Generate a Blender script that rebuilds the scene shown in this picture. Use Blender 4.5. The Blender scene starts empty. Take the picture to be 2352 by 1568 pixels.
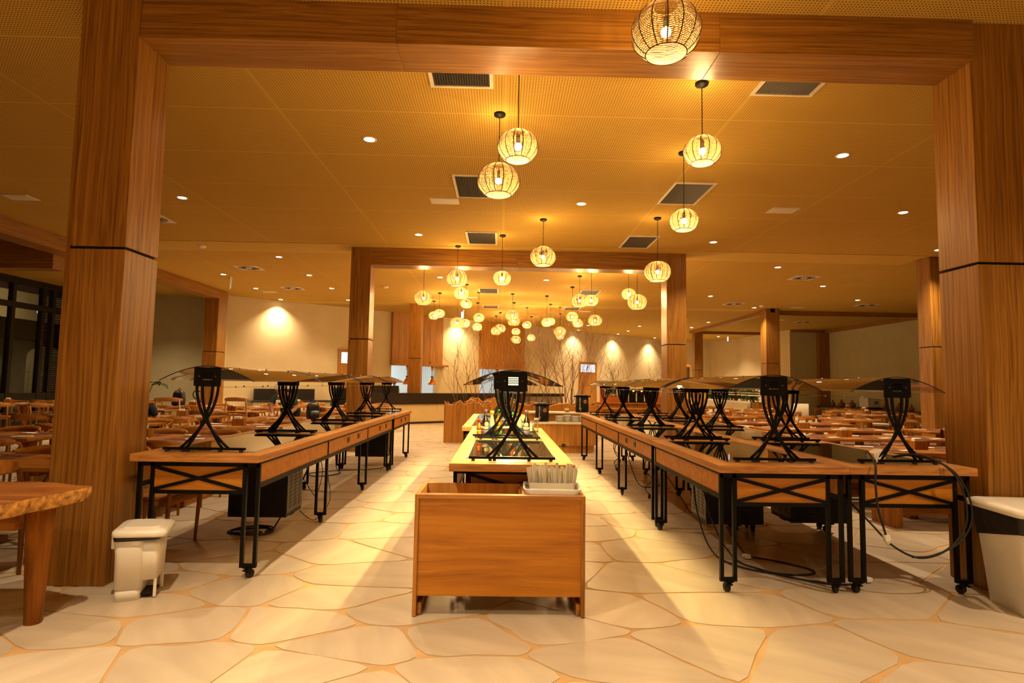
import bpy, bmesh, math, random
from mathutils import Vector, Matrix, Euler
R = math.radians
PI = math.pi
SC = bpy.context.scene
COL = SC.collection
rng = random.Random(7)

# ------------------------------------------------------------------ camera, world, exposure
cam_d = bpy.data.cameras.new('camera')
cam_d.sensor_width = 36.0
cam_d.lens = 36.0 * 1340.0 / 2352.0
cam_d.clip_start = 0.05
cam_d.clip_end = 200
cam = bpy.data.objects.new('camera', cam_d)
COL.objects.link(cam)
psi, pitch, roll = R(1.040), R(4.158), 0.0165
fw = Vector((math.sin(psi) * math.cos(pitch), math.cos(psi) * math.cos(pitch), math.sin(pitch)))
r0 = Vector((math.cos(psi), -math.sin(psi), 0))
u0 = r0.cross(fw)
rr = r0 * math.cos(roll) + u0 * math.sin(roll)
uu = -r0 * math.sin(roll) + u0 * math.cos(roll)
M3 = Matrix((rr, uu, -fw)).transposed()
cam.matrix_world = Matrix.Translation((0, 0, 1.45)) @ M3.to_4x4()
SC.camera = cam

wd = bpy.data.worlds.new('night')
SC.world = wd
wd.use_nodes = True
wd.node_tree.nodes['Background'].inputs[0].default_value = (0.02, 0.022, 0.03, 1)
wd.node_tree.nodes['Background'].inputs[1].default_value = 0.15
SC.view_settings.view_transform = 'Standard'
SC.view_settings.look = 'None'
SC.view_settings.exposure = 0.20
SC.view_settings.gamma = 1.0
SC.view_settings.use_curve_mapping = False
SC.cycles.use_denoising = True
SC.cycles.max_bounces = 7
SC.cycles.diffuse_bounces = 3
SC.cycles.glossy_bounces = 3
SC.cycles.transmission_bounces = 4
SC.cycles.transparent_max_bounces = 10
SC.cycles.sample_clamp_indirect = 4.0
SC.cycles.caustics_reflective = False
SC.cycles.caustics_refractive = False

# lamp powers and colours (all lamps of one kind share these)
P_DOWN, C_DOWN = 470.0, (1.0, 0.755, 0.46)
P_PEND, C_PEND = 96.0, (1.0, 0.62, 0.24)
P_LED, C_LED = 100.0, (1.0, 0.70, 0.28)
P_KITCHEN, C_KITCHEN = 58.0, (0.80, 0.93, 1.0)
P_YARD, C_YARD = 240.0, (1.0, 0.72, 0.36)

# ------------------------------------------------------------------ materials
def new_mat(name):
    m = bpy.data.materials.new(name)
    m.use_nodes = True
    nt = m.node_tree
    return m, nt, nt.nodes['Principled BSDF']

def plain(name, col, rough=0.5, metal=0.0, spec=0.5, vary=0.0, scale=20.0, bump=0.0, coat=0.0):
    m, nt, b = new_mat(name)
    b.inputs['Roughness'].default_value = rough
    b.inputs['Metallic'].default_value = metal
    b.inputs['Specular IOR Level'].default_value = spec
    b.inputs['Coat Weight'].default_value = coat
    b.inputs['Base Color'].default_value = (*col, 1)
    if vary or bump:
        tc = nt.nodes.new('ShaderNodeTexCoord')
        n = nt.nodes.new('ShaderNodeTexNoise')
        n.inputs['Scale'].default_value = scale
        n.inputs['Detail'].default_value = 4
        nt.links.new(tc.outputs['Object'], n.inputs['Vector'])
        if vary:
            r = nt.nodes.new('ShaderNodeValToRGB')
            r.color_ramp.elements[0].position = 0.3
            r.color_ramp.elements[1].position = 0.7
            r.color_ramp.elements[0].color = (*[c * (1 - vary) for c in col], 1)
            r.color_ramp.elements[1].color = (*[min(1, c * (1 + vary)) for c in col], 1)
            nt.links.new(n.outputs['Fac'], r.inputs['Fac'])
            nt.links.new(r.outputs['Color'], b.inputs['Base Color'])
        if bump:
            bp = nt.nodes.new('ShaderNodeBump')
            bp.inputs['Strength'].default_value = bump
            bp.inputs['Distance'].default_value = 0.01
            nt.links.new(n.outputs['Fac'], bp.inputs['Height'])
            nt.links.new(bp.outputs['Normal'], b.inputs['Normal'])
    return m

def wood(name, dark, mid, light, axis='z', fine=26.0, along=0.7, rough=0.42, spec=0.4, swirl=1.2):
    m, nt, b = new_mat(name)
    L = nt.links.new
    tc = nt.nodes.new('ShaderNodeTexCoord')
    mp = nt.nodes.new('ShaderNodeMapping')
    s = {'x': (along, fine, fine), 'y': (fine, along, fine), 'z': (fine, fine, along), 'slab': (5, 1.1, 46)}[axis]
    info = nt.nodes.new('ShaderNodeObjectInfo')
    addv = nt.nodes.new('ShaderNodeVectorMath')
    addv.operation = 'ADD'
    mul = nt.nodes.new('ShaderNodeMath')
    mul.operation = 'MULTIPLY'
    mul.inputs[1].default_value = 13.0
    L(info.outputs['Random'], mul.inputs[0])
    L(tc.outputs['Object'], addv.inputs[0])
    L(mul.outputs[0], addv.inputs[1])
    # low-frequency warp gives the cathedral figure
    wmp = nt.nodes.new('ShaderNodeMapping')
    ws = {'x': (0.5, 2.6, 2.6), 'y': (2.6, 0.5, 2.6), 'z': (2.6, 2.6, 0.5), 'slab': (1.5, .5, 2.6)}[axis]
    wmp.inputs['Scale'].default_value = ws
    wn = nt.nodes.new('ShaderNodeTexNoise')
    wn.inputs['Scale'].default_value = 1.0
    wn.inputs['Detail'].default_value = 2
    L(addv.outputs[0], wmp.inputs['Vector'])
    L(wmp.outputs[0], wn.inputs['Vector'])
    mp.inputs['Scale'].default_value = s
    L(addv.outputs[0], mp.inputs['Vector'])
    va = nt.nodes.new('ShaderNodeVectorMath')
    va.operation = 'MULTIPLY_ADD'
    va.inputs[1].default_value = (swirl * 3.0,) * 3
    L(wn.outputs['Color'], va.inputs[0])
    L(mp.outputs[0], va.inputs[2])
    n1 = nt.nodes.new('ShaderNodeTexNoise')
    n1.inputs['Scale'].default_value = 1.0
    n1.inputs['Detail'].default_value = 5
    n1.inputs['Roughness'].default_value = 0.62
    L(va.outputs[0], n1.inputs['Vector'])
    r = nt.nodes.new('ShaderNodeValToRGB')
    e = r.color_ramp.elements
    e[0].position, e[0].color = 0.30, (*dark, 1)
    e[1].position, e[1].color = 0.72, (*light, 1)
    k = e.new(0.50)
    k.color = (*mid, 1)
    L(n1.outputs['Fac'], r.inputs['Fac'])
    L(r.outputs['Color'], b.inputs['Base Color'])
    b.inputs['Roughness'].default_value = rough
    b.inputs['Specular IOR Level'].default_value = spec
    bp = nt.nodes.new('ShaderNodeBump')
    bp.inputs['Strength'].default_value = 0.08
    bp.inputs['Distance'].default_value = 0.004
    L(n1.outputs['Fac'], bp.inputs['Height'])
    L(bp.outputs['Normal'], b.inputs['Normal'])
    return m

def emit(name, col, strength):
    m = bpy.data.materials.new(name)
    m.use_nodes = True
    nt = m.node_tree
    nt.nodes.remove(nt.nodes['Principled BSDF'])
    e = nt.nodes.new('ShaderNodeEmission')
    e.inputs[0].default_value = (*col, 1)
    e.inputs[1].default_value = strength
    nt.links.new(e.outputs[0], nt.nodes['Material Output'].inputs[0])
    return m

def sheet_glass(name, tint, refl=0.12, rough=0.02):
    m = bpy.data.materials.new(name)
    m.use_nodes = True
    nt = m.node_tree
    nt.nodes.remove(nt.nodes['Principled BSDF'])
    t = nt.nodes.new('ShaderNodeBsdfTransparent')
    t.inputs[0].default_value = (*tint, 1)
    g = nt.nodes.new('ShaderNodeBsdfGlossy')
    g.inputs['Color'].default_value = (0.95, 0.95, 0.95, 1)
    g.inputs['Roughness'].default_value = rough
    lw = nt.nodes.new('ShaderNodeFresnel')
    geo = nt.nodes.new('ShaderNodeNewGeometry')
    io_ = nt.nodes.new('ShaderNodeMapRange')        # same reflectance on both faces of a pane
    io_.inputs['To Min'].default_value = 1.5
    io_.inputs['To Max'].default_value = 1 / 1.5
    nt.links.new(geo.outputs['Backfacing'], io_.inputs['Value'])
    nt.links.new(io_.outputs[0], lw.inputs['IOR'])
    ad = nt.nodes.new('ShaderNodeMath')
    ad.operation = 'ADD'
    ad.use_clamp = True
    ad.inputs[1].default_value = refl
    nt.links.new(lw.outputs[0], ad.inputs[0])
    mx = nt.nodes.new('ShaderNodeMixShader')
    nt.links.new(ad.outputs[0], mx.inputs[0])
    nt.links.new(t.outputs[0], mx.inputs[1])
    nt.links.new(g.outputs[0], mx.inputs[2])
    nt.links.new(mx.outputs[0], nt.nodes['Material Output'].inputs[0])
    return m

M = {}
PW = ((0.140, 0.052, 0.007), (0.285, 0.119, 0.017), (0.42, 0.195, 0.036))
for ax in 'xyz':
    M['walnut_' + ax] = wood('walnut_' + ax, *PW, axis=ax, fine=52, along=0.55, rough=0.36, spec=0.35, swirl=1.6)
CW = ((0.22, 0.085, 0.012), (0.43, 0.180, 0.026), (0.56, 0.270, 0.050))
for ax in 'xyz':
    M['clad_' + ax] = wood('clad_' + ax, *CW, axis=ax, fine=34, along=0.6, rough=0.45, swirl=0.9)
OK_ = ((0.30, 0.115, 0.022), (0.50, 0.215, 0.05), (0.64, 0.32, 0.09))
for ax in 'xyz':
    M['oak_' + ax] = wood('oak_' + ax, *OK_, axis=ax, fine=22, along=1.1, rough=0.40, swirl=1.0)
M['light_boosted_oak'] = wood('light_boosted_oak', (0.50, 0.22, 0.05), (0.72, 0.36, 0.09), (0.82, 0.46, 0.14), axis='z', fine=22, along=1.1, rough=0.45)  # oak lightened in colour to stand in for light missing inside the station
M['oak_slab'] = wood('oak_slab', *OK_, axis='slab', rough=0.40, swirl=0.6)
DW = ((0.16, 0.054, 0.007), (0.31, 0.112, 0.013), (0.43, 0.175, 0.024))
for ax in 'xyz':
    M['chairwood_' + ax] = wood('chairwood_' + ax, *DW, axis=ax, fine=18, along=1.5, rough=0.45, spec=0.14)
M['live_edge'] = wood('live_edge', (0.16, 0.05, 0.012), (0.34, 0.12, 0.03), (0.46, 0.18, 0.05), axis='x', fine=14, along=1.0, rough=0.30, spec=0.5)
M['bark_edge'] = plain('bark_edge', (0.52, 0.25, 0.05), 0.8, vary=0.65, scale=26, bump=1.0)
M['board'] = wood('board', (0.33, 0.105, 0.006), (0.48, 0.175, 0.010), (0.60, 0.25, 0.018), axis='x', fine=20, along=0.9, rough=0.40, swirl=1.3)
M['black_metal'] = plain('black_metal', (0.0032, 0.0028, 0.0025), 0.48, spec=0.16, vary=0.2, scale=30)
M['grey_metal'] = plain('grey_metal', (0.10, 0.085, 0.07), 0.45, metal=0.6, vary=0.15, scale=40)
M['steel'] = plain('steel', (0.62, 0.58, 0.52), 0.28, metal=1.0, vary=0.08, scale=60)
M['vent_slat'] = plain('vent_slat', (0.085, 0.065, 0.04), 0.6, vary=0.1)
M['slot'] = plain('slot', (0.003, 0.003, 0.003), 0.9, vary=0.1)
M['rubber'] = plain('rubber', (0.012, 0.012, 0.012), 0.7, vary=0.2, scale=60)
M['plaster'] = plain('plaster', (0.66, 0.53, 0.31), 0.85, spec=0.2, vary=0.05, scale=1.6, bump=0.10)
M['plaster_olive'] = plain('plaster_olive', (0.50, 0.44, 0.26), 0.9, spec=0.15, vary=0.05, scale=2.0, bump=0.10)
M['smooth_ceiling'] = plain('smooth_ceiling', (0.60, 0.38, 0.08), 0.85, spec=0.2, vary=0.03, scale=1.5)
M['white_plastic'] = plain('white_plastic', (0.83, 0.79, 0.72), 0.32, spec=0.5, vary=0.03, scale=9)
M['white_metal'] = plain('white_metal', (0.72, 0.62, 0.46), 0.5, vary=0.05, scale=30)
M['porcelain'] = plain('porcelain', (0.86, 0.83, 0.76), 0.18, spec=0.6, vary=0.02, scale=12, coat=0.3)
M['paper'] = plain('paper', (0.88, 0.83, 0.72), 0.8, vary=0.04, scale=40)
M['placemat'] = plain('placemat', (0.15, 0.06, 0.042), 0.85, spec=0.15, vary=0.18, scale=120, bump=0.15)
M['leather'] = plain('leather', (0.20, 0.068, 0.032), 0.45, spec=0.4, vary=0.14, scale=7, bump=0.12)
M['cream_fabric'] = plain('cream_fabric', (0.72, 0.62, 0.45), 0.9, vary=0.06, scale=60, bump=0.2)
M['black_plastic'] = plain('black_plastic', (0.006, 0.0055, 0.005), 0.55, spec=0.25, vary=0.25, scale=8, bump=0.2)
M['bag'] = plain('bag', (0.012, 0.012, 0.013), 0.38, spec=0.5, vary=0.3, scale=14, bump=0.6)
M['black_granite'] = plain('black_granite', (0.022, 0.018, 0.015), 0.25, spec=0.5, vary=0.45, scale=70)
M['stone_top'] = plain('stone_top', (0.74, 0.64, 0.47), 0.35, vary=0.05, scale=20)
M['copper'] = plain('copper', (0.80, 0.27, 0.06), 0.25, metal=0.9, vary=0.06, scale=14)
M['twig'] = plain('twig', (0.19, 0.085, 0.033), 0.8, vary=0.3, scale=5)
M['leaf'] = plain('leaf', (0.035, 0.10, 0.016), 0.45, spec=0.4, vary=0.35, scale=18)
M['leaf_dark'] = plain('leaf_dark', (0.03, 0.065, 0.012), 0.55, vary=0.4, scale=18)
M['clay'] = plain('clay', (0.22, 0.085, 0.04), 0.75, vary=0.2, scale=14)
M['orange_lacquer'] = plain('orange_lacquer', (0.55, 0.16, 0.02), 0.4, vary=0.08, scale=3)
M['red'] = plain('red', (0.50, 0.02, 0.015), 0.4, vary=0.1)
M['skin'] = plain('skin', (0.40, 0.185, 0.10), 0.5, spec=0.35, vary=0.08, scale=22)
M['hair'] = plain('hair', (0.012, 0.009, 0.008), 0.5, vary=0.3, scale=60)
M['green_cloth'] = plain('green_cloth', (0.010, 0.055, 0.038), 0.85, vary=0.15, scale=30, bump=0.3)
M['navy_cloth'] = plain('navy_cloth', (0.008, 0.010, 0.022), 0.85, vary=0.2, scale=30, bump=0.3)
M['yellow_cloth'] = plain('yellow_cloth', (0.80, 0.48, 0.01), 0.8, vary=0.1, scale=20, bump=0.3)
M['white_cloth'] = plain('white_cloth', (0.78, 0.75, 0.70), 0.8, vary=0.06, scale=30, bump=0.2)
M['foam'] = plain('foam', (0.70, 0.72, 0.76), 0.85, vary=0.04, scale=80, bump=0.2)
M['frame_dark'] = plain('frame_dark', (0.020, 0.014, 0.010), 0.5, vary=0.2, scale=20)
M['grout'] = plain('grout', (0.54, 0.34, 0.15), 0.7, vary=0.16, scale=4)
M['kitchen_white'] = plain('kitchen_white', (0.86, 0.88, 0.88), 0.5, vary=0.02, scale=3)
M['yard_wall'] = plain('yard_wall', (0.62, 0.50, 0.28), 0.85, vary=0.06, scale=2)
M['yard_dark'] = plain('yard_dark', (0.018, 0.014, 0.010), 0.8, vary=0.2, scale=2)
M['socket'] = plain('socket', (0.02, 0.018, 0.016), 0.3, vary=0.2)
M['black_glass'] = None
m, nt, b = new_mat('black_glass')
b.inputs['Base Color'].default_value = (0.010, 0.009, 0.007, 1)
b.inputs['Roughness'].default_value = 0.025
b.inputs['IOR'].default_value = 2.6
n = nt.nodes.new('ShaderNodeTexNoise')
n.inputs['Scale'].default_value = 3.0
rp = nt.nodes.new('ShaderNodeMapRange')
rp.inputs['To Min'].default_value = 0.015
rp.inputs['To Max'].default_value = 0.04
nt.links.new(n.outputs['Fac'], rp.inputs['Value'])
nt.links.new(rp.outputs[0], b.inputs['Roughness'])
M['black_glass'] = m
M['guard_glass'] = sheet_glass('guard_glass', (0.72, 0.68, 0.62), 0.15, 0.02)
M['clear_glass'] = sheet_glass('clear_glass', (0.90, 0.93, 0.90), 0.05, 0.02)
M['window_glass'] = sheet_glass('window_glass', (0.80, 0.82, 0.80), 0.04, 0.01)
M['bulb'] = emit('bulb', (1.0, 0.74, 0.36), 26.0)
M['down_lens'] = emit('down_lens', (1.0, 0.80, 0.52), 26.0)
M['led'] = emit('led', (1.0, 0.72, 0.26), 22.0)
M['lit_pane'] = emit('lit_pane', (0.86, 0.95, 1.0), 1.1)
M['diffuser'] = emit('diffuser', (1.0, 0.80, 0.42), 2.2)  # glow for panels added behind guard slots, in place of reflected lamp light
M['ember'] = emit('ember', (1.0, 0.45, 0.06), 3.0)

# pendant strands: thin cane that lets the bulb's light through
m = bpy.data.materials.new('rattan')
m.use_nodes = True
nt = m.node_tree
b = nt.nodes['Principled BSDF']
b.inputs['Base Color'].default_value = (0.56, 0.40, 0.19, 1)
b.inputs['Roughness'].default_value = 0.7
tl = nt.nodes.new('ShaderNodeBsdfTranslucent')
tl.inputs[0].default_value = (0.44, 0.33, 0.16, 1)
mx = nt.nodes.new('ShaderNodeMixShader')
mx.inputs[0].default_value = 0.55
nt.links.new(b.outputs[0], mx.inputs[1])
nt.links.new(tl.outputs[0], mx.inputs[2])
nt.links.new(mx.outputs[0], nt.nodes['Material Output'].inputs[0])
M['rattan'] = m
M['rattan_rib'] = plain('rattan_rib', (0.10, 0.045, 0.010), 0.7, vary=0.2)

# perforated acoustic ceiling panels: rows of small round holes
m, nt, b = new_mat('perforated')
L = nt.links.new
tc = nt.nodes.new('ShaderNodeTexCoord')
sx = nt.nodes.new('ShaderNodeSeparateXYZ')
L(tc.outputs['Object'], sx.inputs[0])
def mth(op, a, bb=None, v=None):
    k = nt.nodes.new('ShaderNodeMath')
    k.operation = op
    if isinstance(a, (int, float)): k.inputs[0].default_value = a
    else: L(a, k.inputs[0])
    if bb is not None:
        if isinstance(bb, (int, float)): k.inputs[1].default_value = bb
        else: L(bb, k.inputs[1])
    return k.outputs[0]
def cell(o, pitch_):
    return mth('SUBTRACT', mth('FRACT', mth('DIVIDE', o, pitch_)), 0.5)
cx_, cy_ = cell(sx.outputs[0], 0.027), cell(sx.outputs[1], 0.027)
rad = mth('SQRT', mth('ADD', mth('MULTIPLY', cx_, cx_), mth('MULTIPLY', cy_, cy_)))
hole = mth('LESS_THAN', rad, 0.25)
# plain margins between panel fields
px_, py_ = cell(sx.outputs[0], 2.4), cell(sx.outputs[1], 1.2)
inx = mth('LESS_THAN', mth('ABSOLUTE', px_), 0.494)
iny = mth('LESS_THAN', mth('ABSOLUTE', py_), 0.489)
hole = mth('MULTIPLY', hole, mth('MULTIPLY', inx, iny))
nz = nt.nodes.new('ShaderNodeTexNoise')
nz.inputs['Scale'].default_value = 0.8
L(tc.outputs['Object'], nz.inputs['Vector'])
r1 = nt.nodes.new('ShaderNodeValToRGB')
r1.color_ramp.elements[0].color = (0.58, 0.355, 0.066, 1)
r1.color_ramp.elements[1].color = (0.63, 0.39, 0.076, 1)
L(nz.outputs['Fac'], r1.inputs['Fac'])
mixc = nt.nodes.new('ShaderNodeMix')
mixc.data_type = 'RGBA'
L(hole, mixc.inputs['Factor'])
L(r1.outputs['Color'], mixc.inputs[6])
mixc.inputs[7].default_value = (0.19, 0.09, 0.012, 1)
L(mixc.outputs[2], b.inputs['Base Color'])
b.inputs['Roughness'].default_value = 0.85
b.inputs['Specular IOR Level'].default_value = 0.15
M['perforated'] = m

# flagstone: honed sandstone, every stone a little different, faint bedding streaks
m, nt, b = new_mat('flagstone')
L = nt.links.new
tc = nt.nodes.new('ShaderNodeTexCoord')
at = nt.nodes.new('ShaderNodeAttribute')
at.attribute_name = 'tint'
mp = nt.nodes.new('ShaderNodeMapping')
mp.inputs['Scale'].default_value = (1.1, 5.5, 1)
vr = nt.nodes.new('ShaderNodeVectorRotate')
vr.rotation_type = 'Z_AXIS'
L(tc.outputs['Object'], vr.inputs['Vector'])
ang = nt.nodes.new('ShaderNodeMath')
ang.operation = 'MULTIPLY'
ang.inputs[1].default_value = 2.4
L(at.outputs['Fac'], ang.inputs[0])
L(ang.outputs[0], vr.inputs['Angle'])
L(vr.outputs[0], mp.inputs['Vector'])
n1 = nt.nodes.new('ShaderNodeTexNoise')
n1.inputs['Scale'].default_value = 1.3
n1.inputs['Detail'].default_value = 4
L(mp.outputs[0], n1.inputs['Vector'])
r1 = nt.nodes.new('ShaderNodeValToRGB')
r1.color_ramp.elements[0].position = 0.3
r1.color_ramp.elements[1].position = 0.75
r1.color_ramp.elements[0].color = (0.52, 0.43, 0.32, 1)
r1.color_ramp.elements[1].color = (0.66, 0.56, 0.42, 1)
L(n1.outputs['Fac'], r1.inputs['Fac'])
hsv = nt.nodes.new('ShaderNodeHueSaturation')
vmap = nt.nodes.new('ShaderNodeMapRange')
vmap.inputs['To Min'].default_value = 0.90
vmap.inputs['To Max'].default_value = 1.06
L(at.outputs['Fac'], vmap.inputs['Value'])
L(vmap.outputs[0], hsv.inputs['Value'])
L(r1.outputs['Color'], hsv.inputs['Color'])
L(hsv.outputs[0], b.inputs['Base Color'])
b.inputs['Roughness'].default_value = 0.30
b.inputs['Specular IOR Level'].default_value = 0.32
M['flagstone'] = m

# ------------------------------------------------------------------ mesh helpers
class MB:
    def __init__(s):
        s.v, s.f, s.mi, s.sm = [], [], [], []
    def add(s, vs, fs, mi=0, smooth=False):
        o = len(s.v)
        s.v += [tuple(p) for p in vs]
        for f in fs:
            s.f.append([i + o for i in f])
            s.mi.append(mi)
            s.sm.append(smooth)
    def box(s, x0, x1, y0, y1, z0, z1, mi=0):
        vs = [(x, y, z) for z in (z0, z1) for y in (y0, y1) for x in (x0, x1)]
        s.add(vs, [(0, 2, 3, 1), (4, 5, 7, 6), (0, 1, 5, 4), (2, 6, 7, 3), (0, 4, 6, 2), (1, 3, 7, 5)], mi)
        return s
    def bar(s, a, b, w, h=None, mi=0, up=(0, 0, 1)):
        h = h or w
        a, b = Vector(a), Vector(b)
        d = (b - a).normalized()
        up = Vector(up)
        if abs(d.dot(up)) > 0.95: up = Vector((0, 1, 0))
        r = d.cross(up).normalized()
        u = r.cross(d)
        vs = []
        for p in (a, b):
            for i, j in ((-1, -1), (1, -1), (1, 1), (-1, 1)):
                vs.append(p + r * (i * w / 2) + u * (j * h / 2))
        s.add(vs, [(3, 2, 1, 0), (4, 5, 6, 7), (0, 1, 5, 4), (1, 2, 6, 5), (2, 3, 7, 6), (3, 0, 4, 7)], mi)
        return s
    def tube(s, pts, rad, n=6, mi=0, caps=True, close=False):
        pts = [Vector(p) for p in pts]
        k = len(pts)
        rads = rad if isinstance(rad, (list, tuple)) else [rad] * k
        vs, fs = [], []
        prev = None
        for i, p in enumerate(pts):
            if close: d = pts[(i + 1) % k] - pts[i - 1]
            else: d = pts[min(i + 1, k - 1)] - pts[max(i - 1, 0)]
            d.normalize()
            if prev is None:
                up = Vector((0, 0, 1)) if abs(d.z) < 0.9 else Vector((1, 0, 0))
                r = d.cross(up).normalized()
            else:
                r = (prev - d * prev.dot(d)).normalized()
            prev = r
            u = d.cross(r)
            for j in range(n):
                a = 2 * PI * j / n
                vs.append(p + (r * math.cos(a) + u * math.sin(a)) * rads[i])
        m_ = k if close else k - 1
        for i in range(m_):
            for j in range(n):
                i2 = (i + 1) % k
                fs.append((i * n + j, i * n + (j + 1) % n, i2 * n + (j + 1) % n, i2 * n + j))
        if caps and not close:
            fs.append(tuple(range(n - 1, -1, -1)))
            fs.append(tuple(range((k - 1) * n, k * n)))
        s.add(vs, fs, mi, n > 5)
        return s
    def lathe(s, prof, n=16, mi=0, c=(0, 0, 0), smooth=True, sq=1.0):
        vs, fs = [], []
        for r, z in prof:
            for j in range(n):
                a = 2 * PI * j / n
                vs.append((c[0] + r * math.cos(a), c[1] + r * math.sin(a) * sq, c[2] + z))
        for i in range(len(prof) - 1):
            for j in range(n):
                fs.append((i * n + j, i * n + (j + 1) % n, (i + 1) * n + (j + 1) % n, (i + 1) * n + j))
        if prof[0][0] > 1e-5: fs.append(tuple(range(n - 1, -1, -1)))
        if prof[-1][0] > 1e-5: fs.append(tuple(range((len(prof) - 1) * n, len(prof) * n)))
        s.add(vs, fs, mi, smooth)
        return s
    def prism(s, poly, z0, z1, mi=0, smooth=False):
        n = len(poly)
        vs = [(x, y, z0) for x, y in poly] + [(x, y, z1) for x, y in poly]
        fs = [tuple(range(n - 1, -1, -1)), tuple(range(n, 2 * n))]
        fs += [(i, (i + 1) % n, n + (i + 1) % n, n + i) for i in range(n)]
        s.add(vs, fs, mi, smooth)
        return s
    def grid(s, rows, mi=0, smooth=True):
        n = len(rows[0])
        vs = [p for r in rows for p in r]
        fs = [(i * n + j, i * n + j + 1, (i + 1) * n + j + 1, (i + 1) * n + j) for i in range(len(rows) - 1) for j in range(n - 1)]
        s.add(vs, fs, mi, smooth)
        return s
    def ball(s, c, rx, ry=None, rz=None, n=12, mi=0):
        ry = ry or rx
        rz = rz or rx
        prof = [(math.sin(PI * i / (n // 2 + 2)), -math.cos(PI * i / (n // 2 + 2))) for i in range(n // 2 + 3)]
        vs, fs = [], []
        for r, z in prof:
            for j in range(n):
                a = 2 * PI * j / n
                vs.append((c[0] + rx * r * math.cos(a), c[1] + ry * r * math.sin(a), c[2] + rz * z))
        for i in range(len(prof) - 1):
            for j in range(n):
                fs.append((i * n + j, i * n + (j + 1) % n, (i + 1) * n + (j + 1) % n, (i + 1) * n + j))
        s.add(vs, fs, mi, True)
        return s
    def mesh(s, name, mats):
        me = bpy.data.meshes.new(name)
        me.from_pydata(s.v, [], s.f)
        for m_ in (mats if isinstance(mats, (list, tuple)) else [mats]):
            me.materials.append(M[m_] if isinstance(m_, str) else m_)
        me.polygons.foreach_set('material_index', s.mi)
        me.polygons.foreach_set('use_smooth', s.sm)
        me.update()
        return me
    def build(s, name, mats, parent=None, loc=(0, 0, 0), rot=(0, 0, 0), bevel=0.0, seg=2):
        o = bpy.data.objects.new(name, s.mesh(name, mats))
        COL.objects.link(o)
        o.location = loc
        o.rotation_euler = rot
        if parent: o.parent = parent
        if bevel:
            bv = o.modifiers.new('edge', 'BEVEL')
            bv.width = bevel
            bv.segments = seg
            bv.limit_method = 'ANGLE'
            bv.angle_limit = R(40)
        return o

def tag(o, label=None, cat=None, group=None, kind=None):
    if label: o['label'] = label
    if cat: o['category'] = cat
    if group: o['group'] = group
    if kind: o['kind'] = kind
    return o
def empty(name, loc=(0, 0, 0), rz=0.0, label=None, cat=None, group=None, kind=None):
    o = bpy.data.objects.new(name, None)
    COL.objects.link(o)
    o.empty_display_size = 0.1
    o.location = loc
    o.rotation_euler = (0, 0, rz)
    return tag(o, label, cat, group, kind)
def copy_tree(o, parent=None):
    c = o.copy()
    COL.objects.link(c)
    if parent: c.parent = parent
    for ch in list(o.children): copy_tree(ch, c)
    return c
def dup(root, loc, rz=0.0, label=None, group=None, scale=None):
    c = copy_tree(root)
    c.location = loc
    c.rotation_euler = (0, 0, rz)
    if label: c['label'] = label
    if group: c['group'] = group
    if scale: c.scale = scale
    return c
ORD = ['first', 'second', 'third', 'fourth', 'fifth', 'sixth', 'seventh', 'eighth', 'ninth', 'tenth', 'eleventh', 'twelfth', 'thirteenth', 'fourteenth', 'fifteenth', 'sixteenth', 'seventeenth', 'eighteenth', 'nineteenth', 'twentieth']
def arc(p0, p1, p2, n):
    p0, p1, p2 = Vector(p0), Vector(p1), Vector(p2)
    return [p0 * (1 - t) ** 2 + p1 * 2 * t * (1 - t) + p2 * t * t for t in [i / n for i in range(n + 1)]]
def smoothpath(pts, n=6):
    pts = [Vector(p) for p in pts]
    P = [pts[0]] + pts + [pts[-1]]
    out = []
    for i in range(1, len(P) - 2):
        a, b_, c, d = P[i - 1], P[i], P[i + 1], P[i + 2]
        for k in range(n):
            t = k / n
            out.append(0.5 * ((2 * b_) + (c - a) * t + (2 * a - 5 * b_ + 4 * c - d) * t * t + (3 * b_ - a - 3 * c + d) * t ** 3))
    out.append(pts[-1])
    return out
def rrect(x0, x1, y0, y1, r, n=4):
    out = []
    for cx, cy, a0 in ((x1 - r, y1 - r, 0), (x0 + r, y1 - r, 90), (x0 + r, y0 + r, 180), (x1 - r, y0 + r, 270)):
        for i in range(n + 1):
            a = R(a0 + 90 * i / n)
            out.append((cx + r * math.cos(a), cy + r * math.sin(a)))
    return out

# ------------------------------------------------------------------ floor of irregular flagstones
ZC = 4.30
floor = empty('floor', (0, 0, 0), 0, 'pale irregular flagstone floor with tan mortar joints through the whole dining hall', 'floor', kind='structure')
g = MB()
g.box(-14.3, 16.4, -3.2, 37.0, -0.12, -0.004)
g.build('mortar_bed', 'grout', floor)
seeds = [(-2.28, 3.91), (-1.85, 3.60), (-1.62, 3.10), (-2.50, 3.50), (-2.22, 3.02), (-1.79, 4.18), (-1.22, 3.63), (-1.04, 3.05),
         (-1.06, 4.05), (-0.62, 3.86), (-0.78, 3.36), (-0.19, 3.46), (-0.12, 2.98), (0.34, 3.60), (0.83, 3.86), (0.66, 3.24), (1.34, 3.95), (1.17, 3.38), (0.30, 2.70), (-0.62, 2.82), (-2.40, 4.30)]
GX, GY = 0.98, 0.60
j = 0
y = -3.2
while y < 36.5:
    x = -14.2 + (0.5 * GX if j % 2 else 0)
    while x < 16.3:
        px, py = x + rng.uniform(-.30, .30) * GX, y + rng.uniform(-.30, .30) * GY
        if not (-2.75 < px < 1.65 and 2.62 < py < 4.45): seeds.append((px, py))
        x += GX
    y += GY
    j += 1
cells = {}
for i, (x, y) in enumerate(seeds): cells.setdefault((int(math.floor(x)), int(math.floor(y))), []).append(i)
AN = 1.65            # stones run wider than deep
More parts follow.
